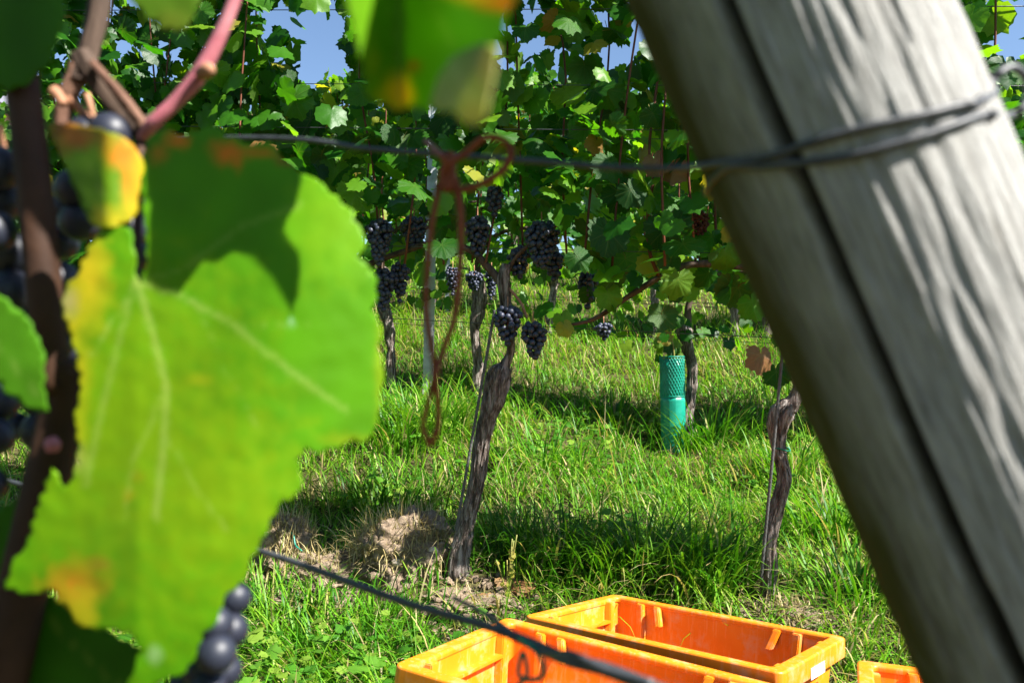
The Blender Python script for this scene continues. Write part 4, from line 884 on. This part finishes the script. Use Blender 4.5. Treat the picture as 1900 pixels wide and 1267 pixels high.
def near_leaf(poly, depth, base, spots=(), veins=(), step=15, seed=0, teeth=6, edge=None, thick_amp=.0003, vcol=(.42, .50, .12), label=None):
    r = random.Random(seed); B = []
    for i in range(len(poly)):
        a = np.array(poly[i], float); b = np.array(poly[(i + 1) % len(poly)], float); L = np.linalg.norm(b - a); k = max(1, int(L / 13)); nrm = np.array([(b - a)[1], -(b - a)[0]]) / max(L, 1e-6)
        for q in range(k):
            t = q / k; sw = 1 if q % 2 else -.5; B.append(a + (b - a) * t + nrm * (sw * teeth * r.uniform(.2, 1) if q else 0))
    B = [tuple(p) for p in B]; xs = [p[0] for p in B]; ys = [p[1] for p in B]; pts = [Vector(p) for p in B]; nb = len(pts)
    for j, y in enumerate(np.arange(min(ys), max(ys), step)):
        for x in np.arange(min(xs) + (step / 2 if j % 2 else 0), max(xs), step):
            if inpoly(B, x, y): pts.append(Vector((x + r.uniform(-2, 2), y + r.uniform(-2, 2))))
    res = delaunay_2d_cdt(pts, [], [list(range(nb))], 1, 1e-4); P2 = np.array([tuple(p) for p in res[0]]); tris = res[2]
    V = np.array([tuple(at(x, y, depth(x, y) + thick_amp * n3(x * .03, y * .03, seed) )) for x, y in P2]); C = np.tile(np.array(base, float), (len(P2), 1))
    C *= (1 + .22 * np.array([n3(x * .012, y * .012, 3 + seed) for x, y in P2]))[:, None]
    nz = np.array([n3(x * .03, y * .03, 9) + .6 * n3(x * .08, y * .08, 2) for x, y in P2])
    for (x, y, rx, ry, col, st) in spots:
        d = np.sqrt(((P2[:, 0] - x) / rx) ** 2 + ((P2[:, 1] - y) / ry) ** 2) + .45 * nz; f = (np.clip(1.25 - d, 0, 1) ** .8 * st)[:, None]; f = np.clip(f, 0, 1); C = C * (1 - f) + np.array(col) * f
    for (pl, wd, st) in veins:
        d = np.full(len(P2), 1e9)
        for a, b in zip(pl[:-1], pl[1:]): d = np.minimum(d, segd(P2, a, b))
        f = (np.clip(1.3 - d / (wd * .7), 0, 1) * st * .6)[:, None]; C = C * (1 - f) + np.array(vcol) * f
    me = mesh("leaf", V - np.array(fb), [tuple(t) for t in tris]); setcol(me, np.clip(C, 0, 1)); o = mkobj("leaf", me, M_NEAR, FV)
    sd = o.modifiers.new("thickness", 'SOLIDIFY'); sd.thickness = .0003
    if label: o["label"] = label
    return o
YEL = (.62, .46, .015); ORA = (.60, .22, .015); RUS = (.34, .11, .02); PALE = (.55, .42, .22)
MAIN = [(272, 262), (300, 242), (345, 252), (395, 234), (420, 256), (470, 270), (500, 264), (530, 300), (552, 322), (585, 332), (612, 360), (645, 385), (672, 430), (679, 455), (662, 478), (690, 505), (700, 550), (686, 575), (708, 610), (700, 650), (712, 690), (704, 740), (700, 780), (685, 812), (640, 822), (600, 838), (565, 828), (548, 850), (562, 890), (548, 915), (515, 938), (498, 975), (480, 1010), (462, 1045), (445, 1080), (415, 1110), (405, 1150), (375, 1172), (365, 1210), (345, 1245), (300, 1262), (262, 1282), (236, 1275), (250, 1235), (262, 1205), (240, 1172), (200, 1168), (150, 1162), (120, 1122), (95, 1092), (60, 1100), (10, 1092), (20, 1050), (50, 1010), (75, 935), (97, 868), (122, 905), (138, 885), (150, 830), (138, 780), (152, 720), (140, 650), (118, 575), (122, 540), (150, 500), (180, 435), (215, 420), (243, 425), (252, 470), (250, 505), (262, 528), (274, 480), (268, 400), (262, 330)]
def dmain(x, y):
    u = (x - 255) / 450; v_ = (y - 520) / 700
    d = .312 - .018 * v_ + .020 * max(0, u - .35) ** 2 + .012 * max(0, -u) + .03 * max(0, -v_) ** 2 * 2 + .020 * max(0, v_ - .6) ** 2
    return d + .003 * math.sin(u * 6 + v_ * 5)
near_leaf(MAIN, dmain, (.095, .29, .003), [(165, 520, 42, 90, YEL, 1), (135, 590, 26, 60, YEL, 1), (150, 690, 22, 70, YEL, .95), (145, 800, 18, 60, YEL, .9), (148, 850, 16, 30, PALE, .7), (128, 560, 18, 26, PALE, .8), (140, 1085, 62, 48, ORA, 1), (155, 1130, 34, 40, YEL, 1), (185, 1045, 26, 14, RUS, .9), (240, 920, 12, 14, ORA, .9), (257, 885, 12, 10, ORA, .8),
           (330, 262, 26, 18, ORA, .9), (418, 282, 30, 24, ORA, .95), (440, 300, 12, 20, ORA, .8), (480, 285, 34, 12, ORA, .8), (295, 285, 22, 18, ORA, .6), (530, 300, 22, 12, RUS, .6), (370, 705, 22, 12, YEL, .5), (704, 690, 10, 120, YEL, .2), (650, 815, 80, 12, YEL, .2), (250, 830, 250, 330, (.21, .345, .004), .75), (420, 930, 160, 160, (.21, .345, .004), .6), (620, 420, 90, 110, (.20, .40, .006), .6), (288, 1212, 12, 16, (.32, .50, .22), .6), (541, 596, 5, 8, (.40, .60, .40), .6)],
          [([(255, 525), (285, 620), (310, 720), (305, 820), (290, 960)], 9, .75), ([(255, 525), (330, 545), (430, 600), (540, 690), (640, 760)], 8, .6), ([(255, 525), (340, 500), (450, 420), (560, 380)], 7, .35), ([(250, 525), (220, 640), (190, 760), (160, 900)], 8, .5), ([(308, 720), (250, 850), (230, 960)], 5, .4), ([(305, 800), (360, 900), (420, 980)], 5, .3), ([(430, 600), (500, 600), (600, 600)], 4, .3), ([(360, 560), (420, 690), (480, 800)], 4, .3), ([(250, 540), (205, 600), (170, 660)], 5, .5)], 9, 1, 7, label="big sunlit yellow green leaf with burnt edges filling the left side")
near_leaf([(88, 232), (130, 228), (175, 238), (215, 248), (245, 268), (266, 300), (266, 345), (262, 385), (238, 412), (205, 424), (176, 420), (160, 395), (140, 350), (118, 300), (100, 262)], lambda x, y: .311 + .012 * abs(x - 200) / 100, (.13, .26, .008), [(248, 320, 26, 90, YEL, 1), (225, 285, 34, 34, ORA, .95), (238, 330, 16, 40, ORA, .8), (130, 250, 60, 34, RUS, .95), (215, 410, 46, 24, YEL, .7)], [([(200, 420), (185, 340), (150, 270)], 5, .3)], 12, 2, 3, label="small folded leaf turning yellow and rust at its edges")
TOP = [(632, -60), (640, 0), (660, 80), (680, 178), (700, 190), (735, 207), (762, 202), (790, 206), (815, 200), (850, 190), (890, 165), (925, 90), (945, 30), (962, -10), (975, -90), (900, -190), (780, -230), (680, -150)]
near_leaf(TOP, lambda x, y: .212 - .00022 * max(0, 735 - x) - .00012 * max(0, x - 750) * 2, (.13, .31, .006), [(735, 175, 34, 36, YEL, 1), (935, 5, 50, 20, ORA, .8), (880, -20, 60, 26, YEL, .8), (770, 122, 12, 12, RUS, .9), (690, 120, 10, 40, YEL, .3)], [([(745, 210), (735, 100), (700, -100)], 6, .25), ([(760, -100), (830, 60), (890, 150)], 6, .25)], 13, 3, 4, label="large leaf hanging into the top of the picture, mostly in shade")
near_leaf([(800, 195), (812, 150), (838, 110), (870, 92), (900, 82), (925, 88), (918, 140), (908, 190), (898, 226), (880, 236), (858, 226), (840, 206), (815, 208)], lambda x, y: .206 - .00024 * max(0, x - 750) - .00008 * (y - 90), (.36, .41, .13), [(905, 120, 22, 60, (.40, .32, .16), .6), (880, 215, 30, 24, (.42, .36, .06), .7)], [([(836, 118), (862, 165), (885, 205)], 6, .8), ([(815, 150), (850, 200)], 4, .5)], 11, 4, 2, vcol=(.55, .55, .30), label="pale underside of the curled tip of the top leaf")
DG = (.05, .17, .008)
near_leaf([(205, -80), (250, 10), (278, 42), (305, 62), (345, 58), (374, 0), (372, -80)], lambda x, y: .27, (.10, .20, .01), [(320, 40, 30, 24, (.20, .22, .02), .5)], (), 13, 5)
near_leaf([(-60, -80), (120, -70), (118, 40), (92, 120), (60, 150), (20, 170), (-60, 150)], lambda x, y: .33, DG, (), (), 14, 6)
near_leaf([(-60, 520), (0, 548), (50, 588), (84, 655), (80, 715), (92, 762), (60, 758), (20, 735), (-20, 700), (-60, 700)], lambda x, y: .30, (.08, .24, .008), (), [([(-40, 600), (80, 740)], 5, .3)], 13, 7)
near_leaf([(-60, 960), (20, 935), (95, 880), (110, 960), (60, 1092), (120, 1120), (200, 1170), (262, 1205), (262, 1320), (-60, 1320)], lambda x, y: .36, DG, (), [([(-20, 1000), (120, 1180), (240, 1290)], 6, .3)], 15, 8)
near_leaf([(-60, 700), (30, 740), (95, 775), (118, 850), (90, 905), (40, 900), (-10, 960), (-60, 960)], lambda x, y: .39 + .0002 * x, DG, (), (), 15, 9) if False else None
def shade_leaf(poly, depth, t, seed):
    """unseen leaf added above the frame, shaped to throw shade on the given place"""
    P = [at(x, y, depth(x, y) if callable(depth) else depth) + TOSUN * (t + .00004 * (y - 400)) for x, y in poly]; c = sum(P, Vector()) / len(P); V = [c] + P; n = len(P)
    B = []; rr = random.Random(seed)
    for i in range(n):
        a, b = P[i], P[(i + 1) % n]; k = max(1, int((b - a).length / .004))
        for q in range(k): B.append(a + (b - a) * (q / k) + (a - c).normalized() * (rr.uniform(-.0012, .0012) if q else 0))
    V = [c] + [c + (p - c) * .5 + Vector((0, 0, .003)) for p in B] + B; m_ = len(B); Fs = [(0, 1 + i, 1 + (i + 1) % m_) for i in range(m_)] + [(1 + i, 1 + m_ + i, 1 + m_ + (i + 1) % m_, 1 + (i + 1) % m_) for i in range(m_)]
    me = mesh("leaf", np.array([tuple(v) for v in V]) - np.array(fb), Fs); setcol(me, np.tile([.03, .11, .006], (len(V), 1))); mkobj("leaf", me, M_NEAR, FV)  # added shade caster, darker than the other leaves so less sun passes
shade_leaf([(272, 215), (330, 180), (520, 210), (560, 330), (552, 365), (526, 430), (554, 470), (556, 505), (541, 590), (529, 545), (522, 484), (500, 470), (470, 480), (430, 471), (400, 490), (362, 486), (346, 520), (330, 548), (290, 540), (266, 520), (264, 300)], dmain, .16, 1)  # outline projected from the shadow wanted on the big leaf
shade_leaf([(-120, -140), (60, -160), (112, -60), (118, 120), (120, 300), (118, 480), (60, 550), (-60, 530), (-140, 200)], .345, .30, 2)  # added to keep the left cane in shade
def nearb(name, label, L, group, base):
    v = empty("grape_bunch", base, label, "grapes", group); r = random.Random(len(L))
    for (px, py, d, rp) in L:
        s = rp / F * d; p = at(px, py, d) - Vector(base); mkobj("berry", BERN, None, v, Matrix.Translation(p) @ Matrix.Rotation(r.uniform(0, 6), 4, 'X') @ Matrix.Diagonal((s, s, s, 1)))
    c = [at(px, py, d + .012) - Vector(base) for (px, py, d, rp) in L]; c.sort(key=lambda q: -q.z); addpart("stem", tube(crom([c[0] + Vector((0, 0, .02)), (c[0] + c[len(c) // 2]) / 2, c[-1]], 12), .0015, 6), M_NODE, v, (0, 0, 0))
nearb("grape_bunch", "large blurred grapes below the right edge of the big leaf", [(436, 1108, .34, 30), (398, 1158, .325, 34), (428, 1168, .335, 32), (402, 1212, .32, 36), (372, 1238, .33, 34), (416, 1243, .335, 32), (362, 1195, .345, 33), (385, 1275, .325, 34), (345, 1270, .345, 32), (405, 1120, .355, 30)], "blurred foreground grapes", tuple(at(430, 1080, .34)))
nearb("grape_bunch", "blurred grapes peeking between the folded leaf and the big leaf", [(205, 250, .362, 40), (160, 250, .37, 34), (240, 425, .36, 34), (248, 474, .345, 30), (228, 455, .36, 30), (238, 380, .375, 34), (175, 300, .385, 36), (140, 350, .39, 36), (150, 410, .395, 38), (128, 390, .40, 34)], "blurred foreground grapes", tuple(at(200, 240, .36)))
r = random.Random(9); BL = [(-5, 312, .35, 42), (0, 372, .36, 38), (-12, 430, .34, 40), (25, 470, .365, 38), (60, 520, .375, 38), (20, 540, .36, 40), (110, 520, .39, 36), (120, 590, .385, 40), (90, 640, .38, 40), (130, 650, .40, 36), (30, 610, .39, 40), (-15, 500, .37, 40), (120, 700, .41, 34), (60, 690, .40, 38), (15, 690, .40, 40), (0, 745, .37, 36), (-10, 810, .36, 36), (70, 745, .41, 28), (30, 790, .41, 26), (80, 800, .40, 38), (-20, 900, .38, 32), (60, 570, .40, 40), (110, 450, .41, 34), (85, 870, .39, 34)]
nearb("grape_bunch", "black shaded grapes at the left edge behind the brown cane", BL, "blurred foreground grapes", tuple(at(20, 280, .36)))
